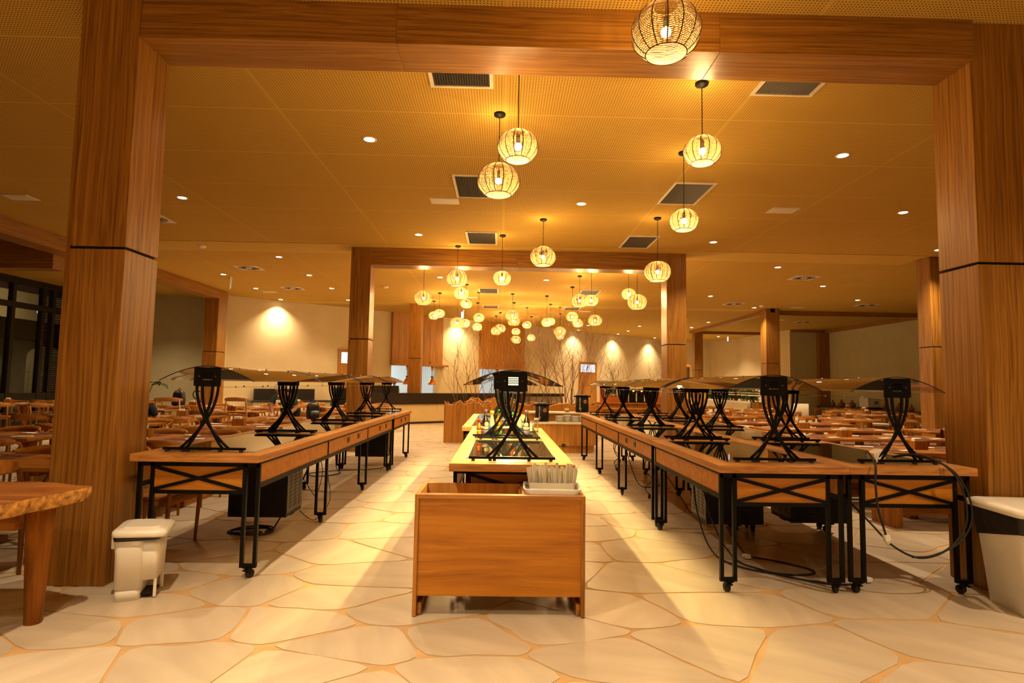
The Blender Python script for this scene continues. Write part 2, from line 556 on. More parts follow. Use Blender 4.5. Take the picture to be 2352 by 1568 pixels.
def cell_poly(i):
    x0, y0 = seeds[i][0], seeds[i][1] * AN
    poly = [(x0 - 1.3, y0 - 1.6), (x0 + 1.3, y0 - 1.6), (x0 + 1.3, y0 + 1.6), (x0 - 1.3, y0 + 1.6)]
    cxi, cyi = int(math.floor(seeds[i][0])), int(math.floor(seeds[i][1]))
    for a in range(-2, 3):
        for b_ in range(-2, 3):
            for k in cells.get((cxi + a, cyi + b_), ()):
                if k == i: continue
                x1, y1 = seeds[k][0], seeds[k][1] * AN
                nx, ny = x1 - x0, y1 - y0
                d = (x1 * x1 + y1 * y1 - x0 * x0 - y0 * y0) / 2
                out = []
                for q in range(len(poly)):
                    p, p2 = poly[q], poly[(q + 1) % len(poly)]
                    s, s2 = p[0] * nx + p[1] * ny - d, p2[0] * nx + p2[1] * ny - d
                    if s <= 0: out.append(p)
                    if (s < 0) != (s2 < 0):
                        t = s / (s - s2)
                        out.append((p[0] + (p2[0] - p[0]) * t, p[1] + (p2[1] - p[1]) * t))
                poly = out
                if len(poly) < 3: return None
    return [(x, y / AN) for x, y in poly]
def inset(poly, w):
    n = len(poly)
    cx = sum(p[0] for p in poly) / n
    cy = sum(p[1] for p in poly) / n
    lines = []
    for i in range(n):
        a, b_ = Vector(poly[i]), Vector(poly[(i + 1) % n])
        d = (b_ - a)
        if d.length < 0.03: continue
        d.normalize()
        nrm = Vector((-d.y, d.x))
        lines.append((nrm.x, nrm.y, nrm.dot(a) + w * rng.uniform(.55, 1.25)))
    P = [(cx - 2, cy - 2), (cx + 2, cy - 2), (cx + 2, cy + 2), (cx - 2, cy + 2)]
    for nx, ny, d in lines:
        out = []
        for q in range(len(P)):
            p, p2 = P[q], P[(q + 1) % len(P)]
            s, s2 = p[0] * nx + p[1] * ny - d, p2[0] * nx + p2[1] * ny - d
            if s >= 0: out.append(p)
            if (s < 0) != (s2 < 0):
                t = s / (s - s2)
                out.append((p[0] + (p2[0] - p[0]) * t, p[1] + (p2[1] - p[1]) * t))
        P = out
        if len(P) < 3: return None
    return P
def round_poly(P):
    out = []
    n = len(P)
    for i in range(n):
        a, b_, c = Vector(P[i - 1]), Vector(P[i]), Vector(P[(i + 1) % n])
        l1, l2 = (a - b_).length, (c - b_).length
        k = min(0.12, l1 * .32, l2 * .32)
        p1, p2 = b_ + (a - b_).normalized() * k, b_ + (c - b_).normalized() * k
        mid = (p1 + p2) / 2 * .5 + b_ * .5
        out += [p1, mid, p2]
        # a slight bow along long sides
        if l2 > .45:
            e = (b_ + c) / 2
            d = (c - b_).normalized()
            out.append(e + Vector((-d.y, d.x)) * rng.uniform(-.012, .022))
    return [(p.x, p.y) for p in out]
stones = []
for i in range(len(seeds)):
    x, y = seeds[i]
    P = cell_poly(i)
    if not P: continue
    P = inset(P, 0.0095)
    if not P or len(P) < 3: continue
    stones.append((x, y, round_poly(P)))
def in_view(x, y): return y > 2.3 and abs(x) < 0.92 * y + 0.6
def area(P): return abs(sum(P[i - 1][0] * P[i][1] - P[i][0] * P[i - 1][1] for i in range(len(P)))) / 2
stones.sort(key=lambda s: -(area(s[2]) / s[1] ** 3 if in_view(s[0], s[1]) else 0))
def stone_mesh(mb, P, dx, dy, tints):
    n = len(P)
    q = [(x - dx, y - dy) for x, y in P]
    vs = [(x, y, -0.006) for x, y in q] + [(x, y, 0.0) for x, y in q]
    mb.add(vs, [tuple(range(n, 2 * n))] + [(i, (i + 1) % n, n + (i + 1) % n, n + i) for i in range(n)])
    tints += [rng.random()] * (n + 1)
def put_tint(me, tints):
    a = me.attributes.new('tint', 'FLOAT', 'FACE')
    a.data.foreach_set('value', tints)
for x, y, P in stones[:290]:
    mb, ti = MB(), []
    stone_mesh(mb, P, x, y, ti)
    o = mb.build('stone', 'flagstone', floor, (x, y, 0))
    put_tint(o.data, [ti[0]] * len(ti))
mb, ti = MB(), []
for x, y, P in stones[290:]:
    k0 = len(ti)
    stone_mesh(mb, P, 0, 0, ti)
    ti[k0:] = [ti[k0]] * (len(ti) - k0)
o = mb.build('stone_paving', 'flagstone', floor)
put_tint(o.data, ti)
tag(o, kind='stuff')

# ------------------------------------------------------------------ ceiling
ceil = MB()
ceil.box(-14.3, 16.4, -3.2, 37.0, ZC, ZC + 0.2)
ceiling = ceil.build('ceiling', 'perforated')
tag(ceiling, 'tan perforated acoustic ceiling over the dining hall', 'ceiling', kind='structure')
for k, (a, b_) in enumerate(((12.02, 12.92), (20.75, 21.45))):
    t = MB()
    t.box(-8.9, 9.0 if k == 0 else 9.3, a, b_, ZC - 0.012, ZC + 0.05)
    tag(t.build('trim_%d' % (k + 1), 'smooth_ceiling'), ['smooth plaster ceiling band running along the far timber portal', 'smooth plaster ceiling band far back near the angled wall'][k], 'trim', kind='structure')

# ------------------------------------------------------------------ walls
AW = math.atan(0.81)
def s_of(X): return (X + 9.4) / math.cos(AW)
WB = Matrix.Translation((-9.4, 19.836, 0)) @ Matrix.Rotation(AW, 4, 'Z')
A0, A1, B0, B1 = s_of(-4.46), s_of(-2.79), s_of(-0.97), s_of(0.86)
w = MB()
T = 0.22
for x0, x1, z0, z1 in ((0, A0, 0, ZC), (A0, A1, 0, 1.0), (A0, A1, 2.13, ZC), (A1, B0, 0, ZC), (B0, B1, 0, 1.0), (B0, B1, 2.11, ZC), (B1, 25.0, 0, ZC)):
    w.box(x0, x1, 0, T, z0, z1)
wall_back = w.build('wall_back', 'plaster', None, (-9.4, 19.836, 0), (0, 0, AW))
tag(wall_back, 'long cream plaster wall at the back, washed by downlights', 'wall', kind='structure')
def wall_seg(name, p, q, label, mat='plaster', t=0.2, z1=ZC):
    p, q = Vector(p), Vector(q)
    d = q - p
    a = math.atan2(d.y, d.x)
    k = MB()
    k.box(0, d.length, 0, t, 0, z1)
    return tag(k.build(name, mat, None, (p.x, p.y, 0), (0, 0, a)), label, 'wall', kind='structure')
wall_seg('wall_lobby_end', (10.05, 35.6), (13.07, 36.1), 'cream lobby wall at the far right behind the slim pillar')
wall_seg('wall_lobby_step', (13.07, 36.1), (13.75, 33.9), 'cream lobby wall that steps forward at the far right')
wall_seg('wall_lobby_side', (13.75, 33.9), (14.0, 28.0), 'cream lobby side wall seen between two right-hand pillars')
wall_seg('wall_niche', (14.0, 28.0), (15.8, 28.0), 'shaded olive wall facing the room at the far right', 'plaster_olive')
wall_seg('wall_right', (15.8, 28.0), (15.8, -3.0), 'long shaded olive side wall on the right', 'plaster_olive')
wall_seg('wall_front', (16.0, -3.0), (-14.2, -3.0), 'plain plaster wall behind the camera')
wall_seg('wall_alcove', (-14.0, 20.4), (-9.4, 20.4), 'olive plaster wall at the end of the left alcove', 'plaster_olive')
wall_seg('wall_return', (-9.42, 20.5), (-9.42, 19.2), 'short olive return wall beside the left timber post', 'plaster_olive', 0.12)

# wood baseboard along the counter is built with the counter; ceiling tracks on the right
tk = MB()
tk.box(9.6, 15.8, 21.15, 21.33, ZC - 0.16, ZC)
tag(tk.build('trim_3', 'walnut_x'), 'dark brown partition track across the ceiling at right', 'trim', kind='structure')
tk = MB()
tk.box(9.62, 9.78, 20.6, 29.6, ZC - 0.14, ZC)
tag(tk.build('trim_4', 'walnut_y'), 'dark brown partition track running to the lobby pillar', 'trim', kind='structure')
tk = MB()
tk.box(10.2, 14.0, 29.55, 29.7, ZC - 0.14, ZC)
tag(tk.build('trim_5', 'walnut_x'), 'dark brown ceiling track in front of the lobby', 'trim', kind='structure')
tk = MB()
tk.box(15.62, 15.8, 14.0, 28.0, ZC - 0.16, ZC)
tk.box(15.3, 15.8, 27.75, 28.0, 0, ZC - 0.16)
tk.box(14.0, 15.6, 27.86, 28.0, ZC - 0.12, ZC)
tag(tk.build('trim_6', 'walnut_z'), 'dark brown corner post and cornice of the right-hand wall', 'trim', kind='structure')

# ------------------------------------------------------------------ timber pillars and portal beams
def pillar(x0, x1, y0, y1, label, joint=2.36, group=None, reveal=0):
    e = empty('pillar', ((x0 + x1) / 2, (y0 + y1) / 2, 0), 0, label, 'pillar', kind='structure')
    hx, hy = (x1 - x0) / 2, (y1 - y0) / 2
    MB().box(-hx, hx, -hy, hy, 0.0, joint - 0.010).build('lower_cladding', 'walnut_z', e, bevel=.004)
    MB().box(-hx, hx, -hy, hy, joint + 0.010, ZC).build('upper_cladding', 'walnut_z', e, bevel=.004)
    MB().box(-hx + .018, hx - .018, -hy + .018, hy - .018, joint - .012, joint + .012).build('shadow_gap', 'slot', e)
    if reveal:
        MB().box(-hx - .055, -hx - .025, -hy + .035, hy, 0, ZC).build('edge_strip', 'walnut_z', e)
        MB().box(-hx - .03, -hx, -hy + .07, hy - .02, 0, ZC).build('reveal', 'slot', e)
    return e
def beam(x0, x1, y0, y1, z0, label, ax='x', seams=()):
    e = empty('beam', ((x0 + x1) / 2, (y0 + y1) / 2, z0), 0, label, 'beam', kind='structure')
    hx, hy = (x1 - x0) / 2, (y1 - y0) / 2
    cuts = [-hx] + [s - (x0 + x1) / 2 for s in seams] + [hx] if ax == 'x' else [-hy, hy]
    for a, b_ in zip(cuts[:-1], cuts[1:]):
        if ax == 'x': MB().box(a + .0006, b_ - .0006, -hy, hy, 0, ZC - z0).build('panel', 'walnut_x', e, bevel=.003)
        else: MB().box(-hx, hx, a, b_, 0, ZC - z0).build('panel', 'walnut_y', e, bevel=.003)
    return e
pillar(-3.13, -2.735, 4.217, 4.62, 'large near walnut pillar on the left beside the white pedal bin', 2.385, reveal=1)
pillar(3.575, 4.06, 4.264, 4.66, 'large near walnut pillar on the right behind the white bin', 2.415)
beam(-2.735, 3.575, 4.225, 4.63, 3.985, 'near walnut beam spanning the two big foreground pillars', 'x', (-0.83, 1.62))
pillar(-3.21, -2.79, 12.25, 12.68, 'far walnut pillar left of the lamps, left half of the second portal', 2.335)
pillar(3.50, 3.92, 12.25, 12.68, 'far walnut pillar on the right of the second portal', 2.335)
beam(-2.79, 3.50, 12.255, 12.675, 3.92, 'far walnut beam of the second portal behind the lamps', 'x', (0.3,))
pillar(-3.33, -2.88, 20.95, 21.4, 'bright walnut pillar standing between the kitchen hatches', 2.31)
pillar(9.08, 9.55, 12.1, 12.5, 'walnut pillar on the right, partly hidden by the near right pillar', 2.375)
pillar(9.45, 9.95, 20.6, 21.05, 'walnut pillar at right between lobby and shaded wall', 2.33)
pillar(9.85, 10.28, 29.5, 29.9, 'slim far walnut pillar beside the lobby opening', 2.31)
pillar(-9.42, -8.98, 18.55, 19.15, 'walnut post of the left alcove portal beside the cream wall', 2.31)
beam(-9.42, -8.98, 3.0, 18.55, 4.0, 'long walnut beam running back along the left alcove', 'y')
beam(-14.0, -9.42, 12.25, 12.6, 3.70, 'dark walnut cross beam over the left window alcove')

# ------------------------------------------------------------------ left window wall with mullions, transom and louvres
WX = -14.0
wl = empty('window_1', (WX, 15.0, 0), 0, 'dark framed window wall on the far left with night outside', 'window', kind='structure')
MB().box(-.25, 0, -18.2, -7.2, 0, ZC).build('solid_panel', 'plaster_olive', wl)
ys = [-7.2, -5.6, -4.0, -2.4, -.8, .55, 1.85, 2.95, 3.35, 5.4]
for k, yy in enumerate(ys):
    MB().box(-.10, .04, yy - .06, yy + .06, 0, ZC).build('mullion', 'frame_dark', wl)
for z0, z1 in ((0, .12), (.70, .95), (3.42, 3.58), (4.12, ZC)):
    MB().box(-.09, .03, -7.2, 5.4, z0, z1).build('transom', 'frame_dark', wl)
for a, b_ in zip(ys[:-1], ys[1:]):
    if a >= 3.3: continue
    for z0, z1 in ((.12, .70), (.95, 3.42), (3.58, 4.12)):
        MB().box(-.045, -.035, a + .06, b_ - .06, z0, z1).build('pane', 'window_glass', wl)
for i in range(60):
    z = .18 + i * .066
    MB().bar((-.04, 3.41, z), (-.04, 5.34, z), .05, .012, up=(.6, 0, .8)).build('slat', 'frame_dark', wl)
for i in range(60):
    z = .18 + i * .066
    MB().bar((-.04, 3.01, z), (-.04, 3.29, z), .05, .012, up=(.6, 0, .8)).build('slat', 'frame_dark', wl)
# the yard outside: lit wall with a low dark pergola roof and arches
yd = MB()
yd.box(-26.4, -26.0, 12, 40, -.1, 6)
tag(yd.build('wall_yard', 'yard_wall'), 'lamplit cream wall across the yard outside the left window', 'wall', kind='structure')
yg = MB().box(-27, -14.3, 6, 40, -.2, -.02)
tag(yg.build('ground', 'yard_dark'), 'dark yard ground outside the left window', 'ground', kind='structure')
pg = empty('pergola', (-20.5, 25.0, 0), 0, 'dark flat-roofed arcade with arches outside the left window', 'building')
MB().box(-.6, .6, -7, 9, 2.95, 3.80).build('roof', 'yard_dark', pg)
for k in range(4):
    yy = -5.5 + k * 3.6
    P = [(yy - 1.3, 0), (yy - 1.3, 2.3)] + [(yy + 1.3 * -math.cos(PI * i / 10), 2.3 + .5 * math.sin(PI * i / 10)) for i in range(1, 10)] + [(yy + 1.3, 2.3), (yy + 1.3, 0)]
    w = MB()
    w.box(-.15, .15, yy + 1.3, yy + 2.3, 0, 2.95)
    n = len(P)
    for i in range(1, n - 2):
        (ya, za), (yb, zb) = P[i], P[i + 1]
        w.add([(-.15, ya, za), (-.15, yb, zb), (-.15, yb, 2.96), (-.15, ya, 2.96), (.15, ya, za), (.15, yb, zb), (.15, yb, 2.96), (.15, ya, 2.96)],
              [(0, 1, 2, 3), (7, 6, 5, 4), (0, 4, 5, 1)])
    w.build('arch', 'yard_dark', pg)
def area_light(name, loc, rot, sx, sy, p, c, parent=None):
    l = bpy.data.lights.new(name, 'AREA')
    l.shape = 'RECTANGLE'
    l.size, l.size_y = sx, sy
    l.energy = p
    l.color = c
    o = bpy.data.objects.new(name, l)
    COL.objects.link(o)
    o.location = loc
    o.rotation_euler = rot
    if parent: o.parent = parent
    return o
def point_light(name, loc, p, c, rad, parent=None):
    l = bpy.data.lights.new(name, 'POINT')
    l.energy = p
    l.color = c
    l.shadow_soft_size = rad
    o = bpy.data.objects.new(name, l)
    COL.objects.link(o)
    o.location = loc
    if parent: o.parent = parent
    return o
for k, (x, y) in enumerate(((-23.5, 24.0), (-23.5, 30.0))):
    e = empty('yard_lamp', (x, y, 0), 0, ['post lamp in the yard nearer the left window', 'post lamp in the yard farther from the left window'][k], 'lamp')
    MB().tube([(0, 0, 0), (0, 0, 4.6)], .04).build('post', 'frame_dark', e)
    MB().lathe([(.02, 0), (.13, .04), (.16, .18), (.06, .3)], 10, c=(0, 0, 4.6)).build('lantern', 'lit_pane', e)
    point_light('lamp_light', (0, 0, 4.3), P_YARD, C_YARD, .1, e)
# shrubs between window and arcade
for k, (x, y, h) in enumerate(((-16.2, 15.6, 2.0), (-16.6, 17.3, 2.2), (-16.3, 19.0, 2.3), (-17.2, 20.8, 2.4))):
    e = empty('shrub', (x, y, -.02), 0, ['dark bamboo shrub outside the leftmost visible window pane', 'dark bamboo shrub outside the second window pane', 'dark bamboo shrub outside the louvred window', 'dark bamboo shrub at the far end of the yard'][k], 'shrub', 'yard shrubs')
    st, lf = MB(), MB()
    for i in range(26):
        a, r = rng.uniform(0, 2 * PI), rng.uniform(0, .5)
        x0, y0 = r * math.cos(a), r * math.sin(a)
        hh = h * rng.uniform(.6, 1)
        st.tube([(x0, y0, 0), (x0 * 1.2, y0 * 1.2, hh)], .008, 3)
        for q in range(9):
            z = hh * rng.uniform(.2, 1)
            b2 = rng.uniform(0, 2 * PI)
            p = Vector((x0, y0, z))
            d = Vector((math.cos(b2), math.sin(b2), .3))
            s_ = d.cross(Vector((0, 0, 1))).normalized() * .025
            lf.add([p, p + d * .14 + s_, p + d * .3, p + d * .14 - s_], [(0, 1, 2, 3)])
    st.build('stem', 'leaf_dark', e)
    tag(lf.build('foliage', 'leaf_dark', e), kind='stuff')

# ------------------------------------------------------------------ back wall: kitchen hatches, cladding, doors
kit = MB()
kit.box(A0 - 1.5, B1 + 1.5, 3.2, 3.4, 0, 3.0)
kit.box(A0 - 1.7, A0 - 1.5, .22, 3.4, 0, 3.0)
kit.box(B1 + 1.5, B1 + 1.7, .22, 3.4, 0, 3.0)
kit.box(A0 - 1.7, B1 + 1.7, .22, 3.4, 2.9, 3.1)
tag(kit.build('wall_kitchen', 'kitchen_white', None, (-9.4, 19.836, 0), (0, 0, AW)), 'bright white kitchen walls seen through the serving hatches', 'wall', kind='structure')
def on_wall(name, s, z=0.0, y=0.0, **k):
    p = WB @ Vector((s, y, z))
    return empty(name, p, AW, **k)
for k, sx_ in enumerate(((A0 + A1) / 2, (B0 + B1) / 2)):
    e = on_wall('kitchen_lamp', sx_, 2.86, 1.6, label=['cool white ceiling lamp in the kitchen behind the left hatch', 'cool white ceiling lamp in the kitchen behind the middle hatch'][k], cat='lamp')
    MB().box(-1.0, 1.0, -.25, .25, 0, .04).build('housing', 'kitchen_white', e)
    area_light('lamp_light', (0, 0, -.02), (0, 0, 0), 2.0, .5, P_KITCHEN, C_KITCHEN, e)
kc = on_wall('kitchen_bench', (A0 + A1) / 2 - .7, 0, 2.6, label='steel kitchen cabinet seen low through the left hatch', cat='cabinet')
MB().box(-.6, .6, -.3, .3, 0, 1.45).build('body', 'steel', kc)
MB().box(-.5, .5, -.32, -.3, .2, 1.35).build('door', 'grey_metal', kc)
def hatch(n, a, b_, z1, lab, extra):
    e = on_wall('cladding_panel', a, 0, 0, label=lab, cat='cladding', kind='structure')
    wd_ = b_ - a
    k = 3
    for i in range(k):
        MB().box(wd_ * i / k - (0.06 if i == 0 else 0), wd_ * (i + 1) / k - .003 + (0.22 if i == k - 1 else 0), -.16, -.0, z1 + .07, ZC).build('panel', 'clad_z', e, bevel=.003)
    MB().box(-.06, wd_ + extra, -.34, -.0, z1, z1 + .07).build('shelf', 'clad_x', e, bevel=.003)
    for q in (.35, .8):
        MB().lathe([(.03, 0), (.03, .04)], 10, c=(wd_ * q, -.18, z1 + .14)).build('sensor', 'slot', e)
    return e
hatch(1, A0, A1, 2.13, 'tall walnut cladding panel above the left kitchen hatch', .42)
hatch(2, B0, B1, 2.11, 'tall walnut cladding panel above the middle kitchen hatch behind branches', .12)
def lamp_heat(s, zb, ztop, label, y=-.22):
    e = on_wall('heat_lamp', s, zb, y, label=label, cat='lamp', group='copper heat lamps at the kitchen hatches')
    MB().lathe([(.175, 0), (.172, .03), (.15, .10), (.10, .20), (.05, .26), (.045, .30)], 16).build('shade', 'copper', e)
    MB().lathe([(.05, .30), (.07, .34), (.02, .36)], 10).build('cap', 'grey_metal', e)
    MB().tube([(0, 0, .36), (0, 0, ztop - zb)], .012, 6).build('cord', 'black_metal', e)
    MB().lathe([(.04, 0), (.055, .13), (.055, .18)], 10, c=(0, 0, ztop - zb - .18)).build('canopy', 'copper', e)
    MB().ball((0, 0, .07), .05, n=8).build('bulb', 'bulb', e)
    return e
lamp_heat(s_of(-3.98), 1.36, 2.13, 'copper heat lamp hanging in the left half of the left hatch')
lamp_heat(s_of(-3.05), 1.36, 2.13, 'copper heat lamp hanging right of the bright pillar')
lamp_heat(s_of(-0.30), 1.36, 2.11, 'copper heat lamp hanging in the middle hatch behind branches')
def door(n, a, b_, label):
    e = on_wall('door_%d' % n, a, 0, 0, label=label, cat='door', kind='structure')
    wd_ = b_ - a
    for x0, x1, z0, z1 in ((0, .07, 0, 2.69), (wd_ - .07, wd_, 0, 2.69), (.07, wd_ - .07, 2.62, 2.69)):
        MB().box(x0, x1, -.06, 0, z0, z1).build('frame', 'clad_z', e)
    MB().box(.07, wd_ - .07, -.035, 0, .01, 2.62).build('leaf', 'clad_z', e)
    MB().box(.13, wd_ - .13, -.045, -.030, 2.14, 2.56).build('pane', 'lit_pane', e)
    MB().tube([(wd_ - .16, -.05, 1.0), (wd_ - .16, -.09, 1.0), (wd_ - .16, -.09, 1.2), (wd_ - .16, -.05, 1.2)], .012).build('handle', 'steel', e)
door(1, s_of(-6.24), s_of(-5.2), 'wooden kitchen door with bright window, left of the far pillar')
door(2, s_of(4.10), s_of(5.17), 'wooden kitchen door with bright window, right of the dry branches')
# glazed dark door in the lobby passage
e = empty('door_3', (10.35, 33.2, 0), R(50), 'dark glazed door with wooden frame in the lobby passage', 'door', kind='structure')
for x0, x1, z0, z1 in ((0, .12, 0, 2.75), (1.0, 1.12, 0, 2.75), (.12, 1.0, 2.6, 2.75), (.12, 1.0, 1.5, 1.62)):
    MB().box(x0, x1, -.05, .05, z0, z1).build('frame', 'clad_z', e)
MB().box(.12, 1.0, -.02, .02, 1.62, 2.6).build('pane', 'black_glass', e)
MB().box(.12, 1.0, -.02, .02, .02, 1.5).build('leaf', 'black_metal', e)
e = empty('low_gate', (12.2, 31.4, 0), R(0), 'orange wooden frame screen standing in the lobby', 'screen')
for x0, x1, z0, z1 in ((-.55, -.42, 0, 2.05), (.42, .55, 0, 2.05), (-.42, .42, 1.92, 2.05)):
    MB().box(x0, x1, -.05, .05, z0, z1).build('rail', 'orange_lacquer', e)

# dark stone sideboard against the cream wall, behind the person in green
e = on_wall('sideboard', s_of(-8.58), 0, -.02, label='dark stone sideboard with back panel against the left cream wall', cat='sideboard')
Ls = s_of(-6.93) - s_of(-8.58)
MB().box(0, Ls, -.10, 0, .72, 1.14).build('back_panel', 'black_granite', e, bevel=.004)
MB().box(-.25, Ls + .52, -.62, 0, .68, .74).build('worktop', 'black_granite', e, bevel=.004)
MB().box(-.15, Ls + .45, -.55, 0, 0.0, .68).build('cabinet', 'plaster_olive', e)
for q in (.3, .62):
    MB().box(Ls * q, Ls * q + .02, -.56, -.54, .05, .64).build('door_gap', 'slot', e)

# ------------------------------------------------------------------ recessed downlights
dl = empty('ceiling_downlight', (0, 0, ZC), 0, 'x', 'downlight', 'recessed downlights in the ceiling')
MB().lathe([(.062, -.002), (.085, -.006), (.09, .0), (.085, .004)], 18).build('trim_ring', 'white_metal', dl)
MB().lathe([(.0001, -.003), (.062, -.003), (.062, .002)], 18).build('lens', 'down_lens', dl)
sp = bpy.data.lights.new('spot', 'SPOT')
sp.energy = P_DOWN
sp.color = C_DOWN
sp.spot_size = R(114)
sp.spot_blend = 1.0
sp.shadow_soft_size = 0.05
spo = bpy.data.objects.new('lamp_light', sp)
COL.objects.link(spo)
spo.location = (0, 0, -.02)
spo.parent = dl
DOWN = [(-1.60, 6.73), (-1.64, 11.15), (-1.70, 15.7), (-1.77, 25.5), (1.22, 9.0), (1.20, 15.8), (-5.09, 9.14), (-5.20, 13.47), (-5.25, 15.77),
        (-5.27, 17.95), (-5.42, 20.5), (-7.62, 15.9), (-7.72, 18.25), (-7.86, 20.7), (4.13, 6.87), (4.14, 11.25), (4.13, 27.7), (4.0, 30.2),
        (6.42, 9.08), (6.50, 13.5), (6.54, 18.05), (6.59, 27.65), (6.60, 30.2), (6.47, 32.15), (8.83, 11.5), (8.91, 15.9), (8.99, 20.5), (9.1, 25.4),
        (9.14, 27.8), (9.05, 34.2), (11.35, 18.27), (11.9, 30.9), (12.2, 32.5), (11.4, 33.6),
        # lamps of the same grid outside the frame, over and behind the camera
        (-1.6, 2.2), (1.25, 0.1), (4.1, 2.2), (-1.6, .1), (4.1, -.4), (-11.2, 18.2), (-11.3, 13.9), (-1.6, -1.6), (-3.9, .1)]
for i, (x, y) in enumerate(DOWN):
    seen = i < 34
    rowk = sorted({round(b_ / 2.25) for a, b_ in DOWN[:34]})
    if seen:
        same = sorted(a for a, b_ in DOWN[:34] if round(b_ / 2.25) == round(y / 2.25))
        lab = 'recessed downlight, %s ceiling row away from the camera, %s from left' % (ORD[rowk.index(round(y / 2.25))], ORD[same.index(x)])
    else:
        lab = 'recessed downlight %s' % ['out of frame behind the near beam, left', 'over the camera', 'out of frame above the right bin', 'over the foreground floor, left of centre', 'behind the camera at right', 'in the left alcove near its end wall', 'in the left alcove before its cross beam', 'behind the camera', 'out of frame above the live-edge table'][i - 34]
    if i == 0:
        o = dl
        o.location = (x, y, ZC)
        o['label'] = lab
    else: o = dup(dl, (x, y, ZC), 0, lab)

# ------------------------------------------------------------------ woven pendant lamps
def shade_profile(t):            # t 0 top .. 1 bottom, unit radius; squat globe with open ends
    a = R(22) + t * R(180 - 22 - 37)
    return math.sin(a), math.cos(a) * 0.84
def make_pendant(d):
    e = empty('pendant_lamp', (0, 0, 0), 0, 'x', 'pendant lamp', 'woven cane pendant lamps')
    r = d / 2
    st = MB()
    nr, ns = (34, 42)
    for i in range(nr):
        pr, pz = shade_profile(i / (nr - 1))
        ph = rng.uniform(0, 6)
        pts = []
        for j in range(ns):
            a = 2 * PI * j / ns
            wob = .005 * math.sin(a * 7 + ph) + .012 * rng.uniform(-.5, .5)
            pts.append((r * pr * math.cos(a), r * pr * math.sin(a), r * (pz + wob)))
        st.tube(pts, r * .0128, 3, close=True)
    sh = st.build('shade', 'rattan', e)
    rb = MB()
    for k in range(14):
        a = 2 * PI * k / 14
        pts = []
        for i in range(13):
            pr, pz = shade_profile(i / 12)
            pts.append((r * 1.012 * pr * math.cos(a), r * 1.012 * pr * math.sin(a), r * pz * 1.005))
        rb.tube(pts, r * .021, 4)
    for t in (0, 1):
        pr, pz = shade_profile(t)
        rb.tube([(r * pr * math.cos(2 * PI * j / 24), r * pr * math.sin(2 * PI * j / 24), r * pz) for j in range(24)], r * .022, 5, close=True)
    rb.build('ribs', 'rattan_rib', e)
    MB().ball((0, 0, 0), .034, n=12).build('bulb', 'bulb', e)
    MB().lathe([(.018, .035), (.018, .10), (.01, .11)], 8).build('socket', 'black_plastic', e)
    point_light('lamp_light', (0, 0, -.005), P_PEND, C_PEND, .048, e)
    return e
pend = {d: make_pendant(d) for d in (.34, .44)}
cord_m = MB().tube([(0, 0, 0), (0, 0, 1)], .0045, 5).mesh('cord', 'black_plastic')
can_m = MB().lathe([(.006, -.05), (.055, -.028), (.062, -.02), (.062, 0)], 16).mesh('canopy', 'black_plastic')
PEND = [(1.04, 3.64, 3.76, 0.44), (0.11, 4.78, 3.44, 0.34), (-0.06, 5.99, 3.57, 0.44), (1.84, 5.26, 3.64, 0.34), (2.18, 6.89, 3.45, 0.34), (0.69, 9.9, 3.64, 0.44), (2.61, 9.67, 3.37, 0.44), (-0.94, 12.0, 3.61, 0.44), (-0.01, 11.05, 3.46, 0.34), (-1.95, 14.38, 3.53, 0.44), (-0.95, 13.4, 3.52, 0.34), (-1.03, 16.7, 3.73, 0.34), (-2.38, 20.3, 3.78, 0.34), (-1.98, 18.4, 3.63, 0.34), (-1.41, 18.43, 3.34, 0.44), (-1.2, 18.9, 3.39, 0.34), (-0.72, 18.1, 3.49, 0.34), (-0.86, 20.5, 3.43, 0.34), (-0.06, 23.2, 3.65, 0.44), (-0.24, 24.4, 3.65, 0.44), (0.33, 18.3, 3.61, 0.44), (0.42, 20.3, 3.64, 0.44), (0.56, 22.78, 3.5, 0.34), (0.64, 25.63, 3.39, 0.44), (0.93, 21.5, 3.64, 0.34), (1.25, 24.4, 3.4, 0.34), (1.44, 18.6, 3.43, 0.34), (1.72, 20.5, 3.67, 0.34), (2.13, 21.2, 3.39, 0.44), (2.34, 23.1, 3.37, 0.34), (2.04, 16.8, 3.42, 0.34), (2.52, 19.22, 3.49, 0.34), (2.02, 15.06, 3.64, 0.44), (2.2, 14.24, 3.53, 0.34), (2.97, 18.43, 3.51, 0.44), (3.12, 14.24, 3.71, 0.34), (3.09, 13.2, 3.36, 0.44)]
PL = ['largest woven pendant, cut by the top of the photo, before the near beam',
      'small woven pendant just behind the near beam, upper of the centre pair', 'large woven pendant with visible canopy, lower of the close centre pair',
      'woven pendant with black canopy nearest the right, just behind the near beam', 'woven pendant below the right ceiling grille, second on the right',
      'large woven pendant over the middle of the hall, before the far beam', 'large woven pendant in front of the far right pillar',
      'large woven pendant crossing the far beam on its left half', 'small woven pendant crossing the far beam left of its middle',
      'leftmost large woven pendant beyond the far beam']
order = sorted(range(10, len(PEND)), key=lambda i: PEND[i][0] / PEND[i][1])
hung = []
for i, (x, y, z, d) in enumerate(PEND):
    src = pend[d]
    if i < 10: lab = PL[i]
    else: lab = '%s woven pendant beyond the far beam, %s from the left there' % ('large' if d > .4 else 'small', ORD[order.index(i)] if order.index(i) < 20 else ['twenty-first', 'twenty-second', 'twenty-third', 'twenty-fourth', 'twenty-fifth', 'twenty-sixth', 'twenty-seventh'][order.index(i) - 20])
    if (i == 0 and d == .44) or (i == 1 and d == .34):
        o = src
        o.location = (x, y, z)
        o['label'] = lab
    else: o = dup(src, (x, y, z), rng.uniform(0, 6), lab)
    hung.append((o, z))
